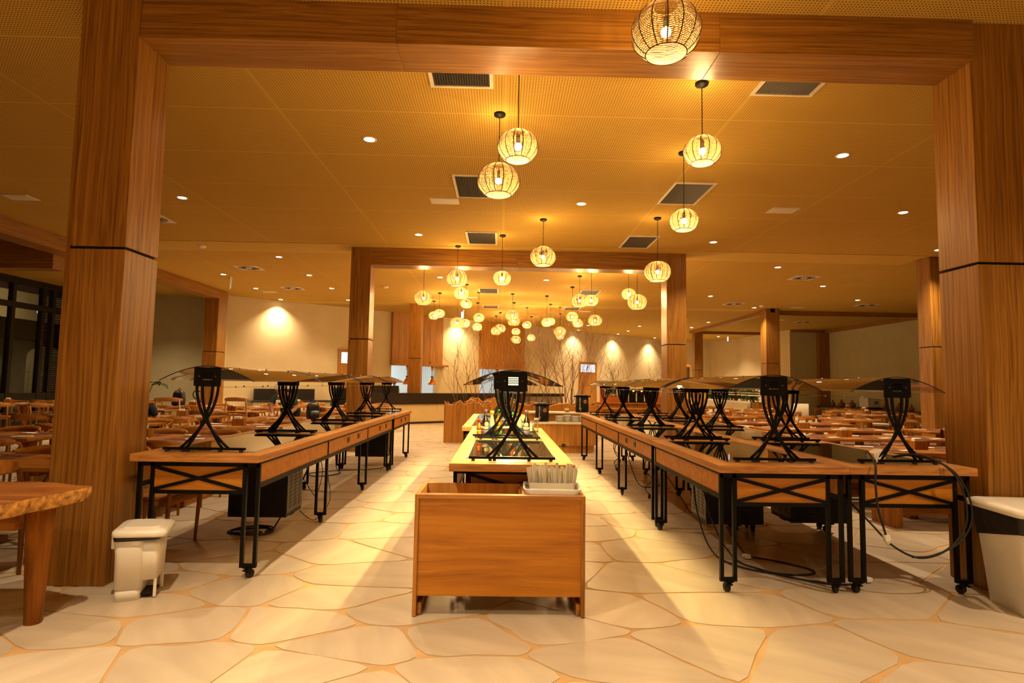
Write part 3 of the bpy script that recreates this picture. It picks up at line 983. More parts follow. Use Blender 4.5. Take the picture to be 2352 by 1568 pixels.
for o, z in hung:
    c = bpy.data.objects.new('cord', cord_m)
    COL.objects.link(c)
    c.parent = o
    c.location = (0, 0, .10)
    c.scale = (1, 1, ZC - z - .13)
    k = bpy.data.objects.new('canopy', can_m)
    COL.objects.link(k)
    k.parent = o
    k.location = (0, 0, ZC - z)

# ------------------------------------------------------------------ ceiling grilles, swirl diffusers, panels, detectors
vt = empty('ceiling_grille', (0, 0, ZC), 0, 'x', 'vent', 'rectangular return-air grilles')
f = MB()
for x0, x1, y0, y1 in ((-.30, .30, -.48, -.45), (-.30, .30, .45, .48), (-.30, -.265, -.45, .45), (.265, .30, -.45, .45)): f.box(x0, x1, y0, y1, -.018, 0)
f.build('frame', 'white_metal', vt)
MB().box(-.265, .265, -.45, .45, -.004, -.001).build('backing', 'slot', vt)
slat = MB().bar((0, -.45, -.010), (0, .45, -.010), .013, .003, up=(.6, 0, .8)).mesh('slat', 'vent_slat')
for k in range(22):
    o = bpy.data.objects.new('slat', slat)
    COL.objects.link(o)
    o.parent = vt
    o.location = (-.253 + k * .0241, 0, 0)
VT = [(-.42, 4.96, 'grille just behind the near beam, left of the lamps'), (-.42, 8.3, 'grille partly behind the large lamp, second on the left'), (-.42, 11.3, 'grille before the far beam, left of the lamps'),
      (-.42, 17.8, 'grille beyond the far beam, nearer of the left two'), (-.42, 21.4, 'grille beyond the far beam, farther of the left two'),
      (2.67, 4.96, 'dark grille just behind the near beam on the right'), (2.68, 8.4, 'dark grille above the right lamp, second on the right'), (2.68, 11.35, 'dark grille before the far beam on the right'),
      (2.68, 17.8, 'grille beyond the far beam, nearer of the right two'), (2.62, 21.6, 'grille beyond the far beam, farther of the right two')]
for i, (x, y, lab) in enumerate(VT):
    lab = 'rectangular slatted ceiling ' + lab
    if i == 0:
        vt.location = (x, y, ZC)
        vt['label'] = lab
    else: dup(vt, (x, y, ZC), 0, lab)
sd = empty('swirl_diffuser', (0, 0, ZC), 0, 'x', 'air diffuser', 'square swirl air diffusers')
MB().box(-.30, .30, -.30, .30, -.014, 0).build('plate', 'white_metal', sd, bevel=.004)
vb = MB().box(.09, .27, -.011, .011, -.0175, -.013).mesh('vane', 'slot')
for k in range(20):
    o = bpy.data.objects.new('vane', vb)
    COL.objects.link(o)
    o.parent = sd
    a = 2 * PI * k / 20
    o.location = (.03 * math.cos(a + 1.57), .03 * math.sin(a + 1.57), 0)
    o.rotation_euler = (0, 0, a)
SD = [(-6.3, 10.35, 'beside the near left pillar'), (-6.48, 14.85, 'left, nearer of two before the cream wall'), (-6.5, 18.05, 'left, farther of two before the cream wall'), (-10.9, 16.6, 'in the left alcove behind the pillar'),
      (7.75, 14.7, 'on the right beyond the far portal'), (7.9, 19.6, 'on the right above the banquette'), (12.3, 19.3, 'at right before the dark track'), (7.6, 24.8, 'far right beside the far pillar'), (12.9, 24.6, 'behind the dark track at right')]
for i, (x, y, lab) in enumerate(SD):
    lab = 'square swirl air diffuser in the ceiling ' + lab
    if i == 0:
        sd.location = (x, y, ZC)
        sd['label'] = lab
    else: dup(sd, (x, y, ZC), 0, lab)
pn = MB().box(-.22, .22, -.15, .15, -.012, 0).mesh('access_panel', 'white_metal')
AP = [(-.93, 9.0, 'left of the second grille'), (4.48, 9.1, 'to the right of the lamps'), (-7.75, 9.3, 'at the left edge beyond the pillar'), (-7.55, 18.9, 'before the left cream wall'), (-1.05, 19.3, 'beyond the far beam on the left'), (3.2, 22.4, 'beyond the far beam on the right'), (10.4, 20.2, 'near the dark track at right'), (11.6, 24.0, 'behind the dark track at right')]
for i, (x, y, lab) in enumerate(AP):
    e = empty('access_panel', (x, y, ZC), 0, 'small pale ceiling access panel ' + lab, 'ceiling panel', 'ceiling access panels')
    MB().box(-.22, .22, -.15, .15, -.008, 0).build('frame', 'white_metal', e)
    MB().box(-.20, .20, -.13, .13, -.013, -.007).build('hatch', 'white_metal', e, bevel=.003)
for i, (x, y, lab) in enumerate(((-6.46, 12.47, 'left of the far left pillar'), (-3.5, 17.4, 'beyond the far left pillar'), (9.0, 19.9, 'beside the right pillar'))):
    e = empty('smoke_detector', (x, y, ZC), 0, 'white smoke detector on the ceiling ' + lab, 'detector', 'smoke detectors')
    MB().lathe([(.03, -.055), (.075, -.04), (.085, -.015), (.09, 0)], 14).build('housing', 'white_plastic', e)
    MB().ball((.06, -.03, -.045), .008, n=6).build('indicator', 'red', e)
for i, (x, y, z, lab) in enumerate(((-7.65, 16.4, ZC, 'left of the cream wall'), (-1.55, 22.8, ZC, 'above the second kitchen hatch'), (12.5, 31.9, ZC, 'in the lobby'))):
    e = empty('exit_light', (x, y, z), math.atan2(y, x) + R((4, 14, 5)[i]), 'thin white hanging emergency light seen edge-on ' + lab, 'emergency light', 'hanging emergency lights')
    MB().box(-.14, .14, -.02, .02, -.30, -.06).build('plate', 'lit_pane' if i != 0 else 'white_plastic', e)
    MB().box(-.16, .16, -.03, .03, -.06, -.0).build('mount', 'white_plastic', e)

# ------------------------------------------------------------------ buffet tables on castors
TZ = 0.90
def caster(parent, x, y, z1, a):
    e = MB()
    e.box(-.03, .03, -.022, .022, z1 - .008, z1)
    e.bar((-.017, 0, z1 - .006), (-.017, .022, .033), .006, .03)
    e.bar((.017, 0, z1 - .006), (.017, .022, .033), .006, .03)
    e.bar((0, -.04, z1 - .018), (0, .02, z1 - .012), .03, .006)
    c = e.build('caster', 'black_metal', parent, (x, y, 0), (0, 0, a))
    w = MB()
    vs = []
    w.tube([(-.014, 0, 0), (.014, 0, 0)], .031, 14)
    w.build('wheel', 'rubber', c, (0, .022, .031))
    return c
def buffet_table(loc, width, legs, y_end, label, n_cond=(), socket_bays=(), sock_side=1, near_end=True):
    """legs: y of each leg row; one bay lies between two rows"""
    e = empty('buffet_table', loc, 0, label, 'buffet table')
    h = width / 2
    MB().box(-h, h, 0, y_end, TZ - .055, TZ).build('tabletop', 'oak_slab', e, bevel=.004)
    lx = h - .078
    tube_w = .026
    f = MB()
    for s in (-1, 1):
        f.box(s * (h - .03) - .013, s * (h - .03) + .013, legs[0], legs[-1], TZ - .075, TZ - .055)
        f.box(s * (h - .03) - .013, s * (h - .03) + .013, legs[0], legs[-1], .652, .688)
    for yy in (legs[0], legs[-1]):
        f.box(-h + .02, h - .02, yy - .013, yy + .013, TZ - .095, TZ - .055)
        f.box(-h + .13, h - .13, yy - .013, yy + .013, .605, .632)
    f.build('frame', 'black_metal', e)
    for yy in legs:
        for s in (-1, 1):
            l = MB()
            for q in (-.047, .047):
                l.box(s * lx + q - tube_w / 2, s * lx + q + tube_w / 2, yy - tube_w / 2, yy + tube_w / 2, .095, TZ - .056)
            l.box(s * lx - .060, s * lx + .060, yy - .0135, yy + .0135, .078, .104)
            lo = l.build('leg', 'black_metal', e)
            caster(lo, s * lx, yy, .080, rng.uniform(-.9, .9))
    for i in range(len(legs) - 1):
        a, b_ = legs[i] + .015, legs[i + 1] - .015
        for s in (-1, 1):
            xo = s * (h - .032)
            p = MB().box(xo - .008, xo + .008, a, b_, .688, TZ - .075).build('side_panel', 'board', e)
            if i in socket_bays and s == sock_side:
                for q in (.45, .72):
                    yy = a + (b_ - a) * q
                    MB().box(xo + s * .008 - .006, xo + s * .008 + .006, yy - .05, yy + .05, .735, .80).build('socket', 'socket', p, bevel=.003)
                    MB().box(xo + s * .014 - .003, xo + s * .014 + .003, yy - .018, yy + .018, .752, .783).build('rocker', 'grey_metal', p)
    for yy, s in ((legs[0], -1), (legs[-1], 1)):
        p = MB().box(-h + .135, h - .135, yy - .008, yy + .008, .630, TZ - .095).build('end_panel', 'board', e)
        k = MB()
        k.box(-h + .118, -h + .142, yy - .016, yy + .016, .605, TZ - .095)
        k.box(h - .142, h - .118, yy - .016, yy + .016, .605, TZ - .095)
        k.bar((-h + .14, yy + s * .012, .638), (h - .14, yy + s * .012, TZ - .10), .010, .024)
        k.bar((-h + .14, yy + s * .013, TZ - .10), (h - .14, yy + s * .013, .638), .010, .024)
        k.build('cross_brace', 'black_metal', e)
    for i in range(len(legs) - 1):
        a, b_ = legs[i] + (.10 if i == 0 else .10), legs[i + 1] - .10
        x0, x1 = -h + .115, h - .115
        t = MB()
        for q in ((x0 - .012, x1 + .012, a - .012, a), (x0 - .012, x1 + .012, b_, b_ + .012), (x0 - .012, x0, a, b_), (x1, x1 + .012, a, b_)):
            t.box(q[0], q[1], q[2], q[3], TZ - .002, TZ + .006)
        t.build('metal_trim', 'steel', e)
        MB().box(x0, x1, a, b_, TZ - .002, TZ + .004).build('glass_insert', 'black_glass', e)
    for (i, q, side) in n_cond:
        yy = legs[i] + (legs[i + 1] - legs[i]) * q
        cx, cw, cd = side, .27, .42
        c = MB().box(cx - cw, cx + cw, yy - cd / 2, yy + cd / 2, .165, .66).build('condenser_box', 'black_plastic', e)
        v = MB()
        for r_ in range(13):
            z = .21 + r_ * .031
            for k in range(5):
                v.box(cx - cw + .03 + k * .10, cx - cw + .105 + k * .10, yy - cd / 2 - .002, yy - cd / 2 + .004, z, z + .011)
        tag(v.build('vent_slots', 'slot', c), kind='stuff')
        g_ = MB()
        for s in (-1, 1): g_.box(cx + s * (cw + .003) - .002, cx + s * (cw + .003) + .002, yy - cd / 2 + .01, yy + cd / 2, .20, .65)
        g_.build('grille_plate', 'grey_metal', c)
        v = MB()
        for s in (-1, 1):
            for r_ in range(12):
                z = .235 + r_ * .034
                for k in range(3):
                    y_ = yy - cd / 2 + .05 + k * .125
                    xs = cx + s * (cw + .006)
                    v.add([(xs, y_, z), (xs, y_ + .075, z + .018), (xs, y_ + .075, z + .030), (xs, y_, z + .012)], [(0, 1, 2, 3)])
        tag(v.build('louvre_slots', 'slot', c), kind='stuff')
        for sx in (-1, 1):
            MB().box(cx + sx * (cw - .04) - .03, cx + sx * (cw - .04) + .03, yy - .05, yy + .05, .15, .166).build('foot', 'rubber', c)
    return e
LEFT_X, RIN_X, ROUT_X, C1X, C2X = -2.215, 2.03, 2.965, 0.09, 0.03
LF = 4.33
buffet_table((LEFT_X, LF, 0), .93, [.09, 1.81, 3.62, 5.36], 5.42, 'long wheeled buffet table on the left, three bays, front end by the pedal bin', [(0, .82, -.05)], (1, 2), 1)
buffet_table((LEFT_X + .01, LF + 5.43, 0), .93, [.05, 1.70], 1.80, 'short wheeled buffet table at the far end of the left row', [(0, .35, .0)], (0,), 1)
RF = 4.16
buffet_table((RIN_X, RF, 0), .93, [.07, 1.82], 1.90, 'front wheeled buffet table of the inner right row', [(0, .88, .20)], (), -1)
buffet_table((RIN_X, RF + 1.905, 0), .93, [.05, 1.79, 3.60, 5.33], 5.42, 'long wheeled buffet table behind the front one in inner right row', [], (0,), -1)
buffet_table((ROUT_X, RF + .01, 0), .93, [.07, 1.82], 1.90, 'front wheeled buffet table of the outer right row by the pillar', [(0, .93, .12)], (), -1)
buffet_table((ROUT_X, RF + 1.915, 0), .93, [.05, 1.79, 3.60, 5.33], 5.42, 'long wheeled buffet table behind the front one in outer right row', [], (), -1)
CF = 4.06
buffet_table((C1X, CF, 0), .87, [.19, 1.74, 3.30], 3.38, 'front wheeled buffet table of the lit centre row behind the wooden station, carrying the bottles', [], (), 1)
buffet_table((-.02, CF + 3.39, 0), .92, [.05, 1.60, 3.10], 3.20, 'rear wheeled buffet table of the lit centre row, beyond the bottles', [], (), 1)

# ------------------------------------------------------------------ sneeze guards: curved glass over a lamp box on crossed arcs
def make_guard(L_, lit):
    e = empty('sneeze_guard', (0, 0, 0), 0, 'x', 'sneeze guard', 'curved glass sneeze guards')
    zb, zt = 1.398, 1.538
    for yy in (.02, L_ - .02):
        f = MB()
        f.bar((-.305, yy, .928), (.305, yy, .928), .022, .018)
        for s in (-1, 1):
            for (xt, xb) in ((.080, -.180), (.038, -.135)):
                pts = [(s * (xt + (xb - xt) * u * u), yy, zb - (zb - .93) * u) for u in [k / 14 for k in range(15)]]
                f.tube(pts, .0105, 6)
        f.bar((-.09, yy, zb + .004), (.09, yy, zb + .004), .02, .016)
        st = f.build('stand', 'black_metal', e)
        r_ = MB()
        for x in (-.275, -.155, -.125, .12, .275): r_.box(x - .012, x + .012, yy - .012, yy + .012, .9045, .921)
        r_.build('foot', 'rubber', st)
    # lamp box: open below, end plates with vent slots
    for yy in (.012, L_ - .012):
        p = MB()
        for x0, x1, z0, z1 in ((-.1, -.036, zb, zt), (.036, .1, zb, zt), (-.036, .036, zb, zb + .043), (-.036, .036, zb + .100, zt)):
            p.box(x0, x1, yy - .006, yy + .006, z0, z1)
        for k in range(4):
            z = zb + .043 + .0057 + k * .0114
            p.box(-.036, .036, yy - .006, yy + .006, z + .0028, z + .0086)
        pl = p.build('end_plate', 'black_metal', e)
        MB().lathe([(.006, 0), (.005, .003)], 8).build('screw', 'grey_metal', pl, (-.062, yy - .006, zb + .072), (R(90), 0, 0))
        MB().lathe([(.006, 0), (.005, .003)], 8).build('screw', 'grey_metal', pl, (.062, yy - .006, zb + .072), (R(90), 0, 0))
    c = MB()
    for s in (-1, 1): c.box(s * .0955 - .004, s * .0955 + .004, .018, L_ - .018, zb + (0 if lit else .05), zt - .02)
    c.box(-.099, .099, .018, L_ - .018, zt - .022, zt - .016)
    c.build('lamp_channel', 'black_metal', e)
    if lit:
        MB().box(-.012, .012, .10, L_ - .10, zb + .088, zb + .096).build('light_tube', 'led', e)
        for yy in (.030, L_ - .030): MB().box(-.045, .045, yy - .003, yy + .003, zb + .038, zb + .105).build('added_slot_glow', 'diffuser', e)  # added glowing panels so the end slots look lit from inside
        area_light('lamp_light', (0, L_ / 2, zb + .086), (0, 0, 0), .02, L_ - .16, P_LED, C_LED, e)
    else:
        MB().tube([(0, .1, zb + .05), (0, L_ - .1, zb + .05)], .012, 8).build('light_tube', 'white_plastic', e)
    n = 18
    rows = []
    for dz in (0, -.006):
        rows.append([])
        for i in range(n + 1):
            x = -.355 + .71 * i / n
            rows[-1].append((x, zt + .010 - (.113) * (abs(x) / .355) ** 1.75 + dz))
    g_ = MB()
    gl = [(x, 0.0, z) for x, z in rows[0]]
    g_.grid([[(x, 0, z) for x, z in rows[0]], [(x, L_, z) for x, z in rows[0]]])
    gg = g_.build('glass', 'guard_glass', e)
    for yy in (0.0, L_):
        MB().tube([(x, yy, z) for x, z in rows[0]], .0032, 4).build('glass_edge', 'black_plastic', gg)
    for q in (.18, .5, .82):
        for s in (-1, 1):
            MB().lathe([(.009, -.004), (.009, .006), (.004, .009)], 8).build('clip', 'steel', gg, (s * .11, L_ * q, zt + .0))
            MB().lathe([(.006, -.012), (.006, .004)], 6).build('clip', 'steel', gg, (s * .085, L_ * q, zb - .004))
    MB().box(-.10, .10, .03, L_ - .03, zb - .012, zb - .007).build('glass_strip', 'clear_glass', e)
    return e
gp = {False: make_guard(1.70, False), True: make_guard(1.70, True)}
used = set()
def guard(x, y, L_, lit, label):
    if lit not in used:
        used.add(lit)
        o = gp[lit]
        o.location = (x, y, 0)
        o['label'] = label
    else: o = dup(gp[lit], (x, y, 0), 0, label)
    o.scale = (1, L_ / 1.70, 1)
rowsG = [('left buffet row', LEFT_X, [(LF + .12, 1.68), (LF + 1.84, 1.74), (LF + 3.64, 1.70), (LF + 5.50, 1.62)], False),
         ('inner right buffet row', RIN_X, [(RF + .14, 1.66), (RF + 1.97, 1.70), (RF + 3.72, 1.76), (RF + 5.52, 1.70)], False),
         ('outer right buffet row', ROUT_X, [(RF + .15, 1.66), (RF + 1.98, 1.70), (RF + 3.73, 1.76), (RF + 5.53, 1.70)], False),
         ('lit centre buffet row', C1X, [(CF + .10, 1.62), (CF + 1.90, 1.72), (CF + 3.66, 1.72), (CF + 5.4, 1.5)], True)]
for nm, x, L4, lit in rowsG:
    for k, (y, L_) in enumerate(L4):
        guard(x if k == 0 or not lit else C2X, y, L_, lit, 'black curved-glass sneeze guard on the %s, %s from the front' % (nm, ORD[k]))

# ------------------------------------------------------------------ power cords with white plugs
def cord(path, label, plugs=(), rad=.0075, n=7, mat='rubber', cat='power cord'):
    P = smoothpath(path, n)
    o = MB().tube(P, rad, 6).build('power_cord', mat)
    tag(o, label, cat)
    for p, d in plugs:
        p, d = Vector(p), Vector(d).normalized()
        k = MB()
        k.bar(p - d * .005, p + d * .045, .042, .034)
        k.bar(p + d * .045, p + d * .06, .03, .024)
        pl = k.build('plug', 'white_plastic', o, bevel=.005)
        s_ = d.cross(Vector((0, 0, 1))).normalized() * .010
        pn_ = MB()
        for q in (-1, 1): pn_.tube([p + d * .06 + s_ * q, p + d * .078 + s_ * q], .0024, 6)
        pn_.build('prong', 'steel', pl)
    return o
def coil(c, r, turns, ph=0, z=.009):
    out = []
    for i in range(int(turns * 10) + 1):
        a = ph + 2 * PI * i / 10
        k = r * (1 - .10 * (i / 10) / turns) * (1 + .12 * math.sin(i * 1.7))
        out.append((c[0] + k * 1.25 * math.cos(a), c[1] + k * .85 * math.sin(a), z + .016 * (i // 10)))
    return out
cord([(-2.05, 6.3, .64), (-2.03, 6.28, .50), (-2.08, 6.05, .28), (-2.16, 5.78, .03)] + coil((-2.35, 5.72), .16, 2.2, .4),
     'black power cord coiled on the floor under the left buffet table', [((-2.20, 5.66, .028), (-1, .1, 0))])
cord([(-2.25, 6.1, .64), (-2.12, 6.3, .48), (-2.02, 6.4, .28), (-1.97, 6.45, .22), (-1.93, 6.5, .45), (-1.97, 6.5, .64)], 'thin black cable loop hanging under the left buffet table', rad=.004)
cord([(-2.0, 6.0, .155), (-1.93, 6.1, .05), (-1.88, 6.2, .03), (-1.84, 6.5, .15), (-1.88, 6.55, .40), (-1.92, 6.55, .64)], 'thin black cable from the left condenser up to the table', rad=.004)
cord([(-2.75, 9.9, .5), (-2.66, 9.7, .06), (-2.5, 9.3, .012), (-2.75, 9.0, .01), (-2.95, 9.25, .01), (-2.6, 9.6, .012), (-2.1, 9.8, .012), (-1.9, 10.2, .05), (-1.95, 10.4, .4), (-2.0, 10.4, .64)],
     'black cord lying in wide loops beneath the far left buffet', [], .007)
cord([(1.86, 5.65, .64), (1.82, 5.4, .30), (1.84, 5.1, .05), (1.95, 4.8, .010), (2.2, 4.62, .010), (2.45, 4.62, .010), (2.50, 4.75, .010), (2.33, 4.95, .010), (2.16, 5.02, .02)],
     'black cord on the floor under the inner right table, plug lying inside', [((2.14, 5.03, .026), (-1, .15, 0))])
cord([(1.94, 5.7, .64), (1.92, 5.3, .25), (1.98, 4.98, .03), (2.1, 4.72, .010), (2.3, 4.5, .010), (2.5, 4.40, .010), (2.66, 4.40, .012), (2.76, 4.45, .024)],
     'black cord crossing between the right tables to a plug in front', [((2.77, 4.455, .026), (1, .3, 0))])
cord([(2.12, 5.5, .17), (2.11, 5.3, .10), (2.14, 5.12, .02), (2.17, 5.08, .012)], 'thin cable hanging from the inner right condenser box', rad=.005)
cord([(2.83, 4.5, .96), (2.72, 4.30, .99), (2.66, 4.13, .92), (2.645, 4.11, .80), (2.66, 4.11, .62), (2.72, 4.13, .44)],
     'black cord hanging over the front of the outer right table, plug dangling', [((2.725, 4.135, .435), (.25, 0, -1))])
cord([(2.98, 4.42, .95), (3.08, 4.28, .98), (3.17, 4.14, .92), (3.25, 4.10, .78), (3.27, 4.09, .55), (3.15, 4.09, .37), (2.95, 4.10, .29), (2.77, 4.12, .36), (2.68, 4.25, .50), (2.62, 4.4, .62)],
     'thick black cord looped in front of the outer right table', [])
cord([(3.0, 4.44, .94), (3.10, 4.31, .97), (3.20, 4.13, .90), (3.285, 4.09, .74), (3.295, 4.08, .55), (3.20, 4.08, .40), (3.02, 4.09, .31), (2.88, 4.1, .295)],
     'second black cord falling beside the thick loop at outer right table', [], .0065)
e = tag(MB().bar((2.77, 4.35, .945), (2.86, 4.37, .975), .075, .085).build('plug_adaptor', 'white_plastic', bevel=.012), 'chunky white plug adaptor lying on the outer right table', 'plug')
for k, (x, y) in enumerate(((1.72, 8.6), (1.80, 9.1), (1.74, 6.9))):
    cord([(x, y, .64), (x - .03, y + .02, .48), (x + .05, y, .36), (x - .02, y + .03, .26), (x + .02, y, .19)], ['thin plug lead dangling under the third bay of right tables', 'second plug lead dangling under the third bay of right tables', 'plug lead hanging beside the second right table leg'][k], [], .006)
    o = MB().box(-.014, .014, -.012, .012, -.05, 0).build('plug_lead_end', 'black_plastic', None, (x + .02, y, .19), bevel=.004)
    tag(o, ['small black plug at the end of a lead, third right bay', 'small black plug ending the second lead, third right bay', 'small black plug ending the lead by second right leg'][k], 'plug')
for k, (y0, dx) in enumerate(((6.6, .3), (8.3, .15))):
    cord([(1.78, y0, .60), (1.76 + dx, y0 + .05, .20), (1.9 + dx, y0 + .1, .02), (2.2 + dx, y0 + .3, .010), (2.4, y0 + .5, .010)], ['black lead trailing on the floor in the second right bay', 'black lead trailing on the floor in the third right bay'][k], rad=.006)

# ------------------------------------------------------------------ wooden open-top station in front
ws = empty('waste_station', (0.012, 3.74, 0), 0, 'open-topped walnut station in the foreground on two wooden runners', 'cabinet')
hw, dp, zt = .538, .455, .748
for s in (-1, 1):
    MB().box(s * (hw - .0125) - .0125, s * (hw - .0125) + .0125, 0, dp, .004, zt).build('side_panel', 'clad_z', ws, bevel=.002)
    MB().box(s * (hw - .039) - .012, s * (hw - .039) + .012, .03, dp, .004, .075).build('runner', 'clad_y', ws, bevel=.002)
MB().box(-hw + .025, hw - .025, .012, .030, .125, zt - .024).build('front_panel', 'board', ws)
MB().box(-hw + .025, hw - .025, 0, .055, zt - .024, zt).build('top_rail', 'oak_x', ws, bevel=.002)
MB().box(-hw + .025, hw - .025, dp - .02, dp, .125, zt).build('back_panel', 'light_boosted_oak', ws)
MB().box(-hw + .025, hw - .025, .03, dp - .02, .125, .145).build('base_panel', 'clad_x', ws)
MB().box(.14, hw - .025, .055, dp - .02, zt - .024, zt - .004).build('ledge', 'oak_x', ws)
MB().box(.12, .14, .03, dp - .02, .145, zt - .024).build('divider', 'clad_z', ws)
# tray with paper sleeves
tr = empty('tray', (.352, 3.955, .744), R(-2), 'white plastic tray full of wrapped sticks on the wooden station', 'tray')
t = MB()
P0, P1 = rrect(-.165, .165, -.145, .145, .04), rrect(-.185, .185, -.165, .165, .05)
n = len(P0)
t.add([(x, y, .004) for x, y in P0] + [(x, y, .035) for x, y in P1] + [(x, y, 0) for x, y in P0] + [(x * 1.03, y * 1.03, .033) for x, y in P1],
      [tuple(range(n))] + [(i, (i + 1) % n, n + (i + 1) % n, n + i) for i in range(n)] + [(n + i, n + (i + 1) % n, 3 * n + (i + 1) % n, 3 * n + i) for i in range(n)]
      + [(3 * n + i, 3 * n + (i + 1) % n, 2 * n + (i + 1) % n, 2 * n + i) for i in range(n)] + [tuple(range(3 * n - 1, 2 * n - 1, -1))], 0, True)
t.build('body', 'white_plastic', tr)
for k, yy in enumerate((-.105, -.06, -.015)):
    MB().box(-.145, .145, yy - .004, yy + .004, .004, (.016, .020, .05)[k]).build('rib', 'white_plastic', tr)
kk = 0
for b_ in range(4):
    for q in range(11):
        x = -.135 + b_ * .075 + q * .0058
        lean = (q - 5) * .0035 + (.008 if b_ == 3 else -.006)
        yy = .03 + rng.uniform(-.02, .03)
        hgt = .155 + rng.uniform(-.02, .02) - abs(q - 5) * .004
        a = R(40)
        k = MB()
        k.bar((x, yy, .006), (x + lean, yy + .03 + rng.uniform(-.01, .01), hgt), .034, .0028, up=(math.cos(a), -math.sin(a), 0))
        o = k.build('paper_sleeve', 'paper', None, tr.location, (0, 0, R(-2)))
        tag(o, 'thin paper-wrapped stick, %s from left in the %s bundle of the white tray' % (ORD[q], ORD[b_]), 'paper sleeve', 'paper sleeves of the %s tray bundle' % ORD[b_])

# ------------------------------------------------------------------ bins
pb = empty('pedal_bin', (-2.41, 4.08, 0), R(18), 'small white pedal bin with lid in front of the left pillar', 'bin')
def loft(mb, secs, mi=0, cap0=True, cap1=True):
    n = len(secs[0][0])
    vs = [(x, y, z) for P, z in secs for x, y in P]
    fs = [(i * n + j, i * n + (j + 1) % n, (i + 1) * n + (j + 1) % n, (i + 1) * n + j) for i in range(len(secs) - 1) for j in range(n)]
    if cap0: fs.append(tuple(range(n - 1, -1, -1)))
    if cap1: fs.append(tuple(range((len(secs) - 1) * n, len(secs) * n)))
    mb.add(vs, fs, mi, True)
    return mb
b_ = MB()
loft(b_, [(rrect(-.115, .03, -.125, .10, .03), 0), (rrect(-.115, .035, -.125, .10, .03), .075)])
b_.build('foot', 'white_plastic', pb)
b_ = MB()
loft(b_, [(rrect(-.12, .045, -.13, .12, .035), .075), (rrect(-.125, .05, -.135, .13, .04), .30), (rrect(-.135, .06, -.14, .135, .04), .395)])
loft(b_, [(rrect(-.05, .125, -.115, .135, .03), .125), (rrect(-.05, .135, -.125, .14, .03), .395)])
b_.build('body', 'white_plastic', pb)
MB().box(.105, .123, -.10, -.08, .005, .14).build('side_leg', 'white_plastic', pb, bevel=.004)
MB().box(.105, .123, .09, .12, .005, .14).build('side_leg', 'white_plastic', pb, bevel=.004)
MB().box(.02, .11, -.09, .07, .02, .034).build('pedal', 'black_plastic', pb, bevel=.004)
loft(MB(), [(rrect(-.135, .135, -.14, .14, .04), .385), (rrect(-.14, .14, -.145, .145, .04), .415)]).build('bag_rim', 'bag', pb)
MB().box(-.15, -.125, -.10, .12, .33, .425).build('hinge', 'white_plastic', pb, bevel=.008)
b_ = MB()
loft(b_, [(rrect(-.155, .155, -.16, .16, .04), .418), (rrect(-.16, .16, -.165, .165, .045), .428), (rrect(-.158, .158, -.163, .163, .045), .450), (rrect(-.14, .14, -.145, .145, .04), .462),
          (rrect(-.11, .11, -.115, .115, .03), .463), (rrect(-.10, .10, -.105, .105, .03), .474), (rrect(-.085, .085, -.09, .09, .03), .472)])
lo = b_.build('lid', 'white_plastic', pb)
lo.rotation_euler = (R(1.5), R(2.5), 0)
bb = empty('waste_bin', (3.655, 3.93, 0), R(-6), 'large white bin with black liner at the right edge', 'bin')
b_ = MB()
loft(b_, [(rrect(-.24, .24, -.19, .19, .04), 0), (rrect(-.29, .29, -.235, .235, .05), .60), (rrect(-.30, .30, -.245, .245, .05), .625)])
b_.build('body', 'white_plastic', bb)
b_ = MB()
sec = []
for t_, z in ((0, .50), (.5, .56), (1, .655)):
    P = rrect(-.285 - .02 * t_, .285 + .02 * t_, -.232 - .022 * t_, .232 + .022 * t_, .055, 7)
    sec.append(([(x * (1.02 + .006 * math.sin(i * 2.3)), y * (1.02 + .008 * math.sin(i * 1.7))) for i, (x, y) in enumerate(P)], z))
loft(b_, sec, 0, False, False)
for k, v in enumerate(b_.v):
    x, y, z = v
    if z < .53: b_.v[k] = (x, y, z + .045 * math.sin(x * 9 + y * 7))
b_.build('liner', 'bag', bb)
b_ = MB()
loft(b_, [(rrect(-.325, .325, -.27, .27, .06), .648), (rrect(-.335, .335, -.28, .28, .065), .655), (rrect(-.333, .333, -.278, .278, .065), .685), (rrect(-.30, .30, -.25, .25, .06), .70),
          (rrect(-.25, .25, -.20, .20, .05), .704), (rrect(-.20, .20, -.16, .16, .05), .715)])
b_.build('lid', 'white_plastic', bb)

# ------------------------------------------------------------------ bottles and boxes on the second centre bay
def bottle(x, y, label, body, cap, lab, prof, labz, rlab, extra=None):
    e = empty('bottle', (x, y, TZ + .004), rng.uniform(-.5, .5), label, 'bottle', 'condiment bottles on the centre buffet')
    MB().lathe(prof, 16).build('body', body, e)
    zt_ = prof[-1][1]
    rt = prof[-1][0]
    MB().lathe([(rt + .004, zt_ - .02), (rt + .004, zt_ + .012), (rt + .002, zt_ + .014)], 12).build('cap', cap, e)
    for m_, z0, z1 in lab:
        MB().lathe([(rlab, z0), (rlab, z1)], 16).build('label', m_, e)
    if extra: extra(e)
    return e
M['glass_dark'] = plain('glass_dark', (0.03, 0.018, 0.006), 0.06, spec=0.7, vary=0.1)
M['oil'] = plain('oil', (0.55, 0.42, 0.05), 0.07, spec=0.7, vary=0.1, coat=.5)
M['sauce'] = plain('sauce', (0.75, 0.20, 0.02), 0.12, spec=0.6, vary=0.1)
M['clear_liq'] = plain('clear_liq', (0.78, 0.66, 0.42), 0.08, spec=0.7, vary=0.1)
M['lab_cream'] = plain('lab_cream', (0.85, 0.74, 0.48), 0.5, vary=0.04)
M['lab_violet'] = plain('lab_violet', (0.20, 0.13, 0.24), 0.5, vary=0.1)
M['lab_blue'] = plain('lab_blue', (0.02, 0.12, 0.42), 0.4, vary=0.1)
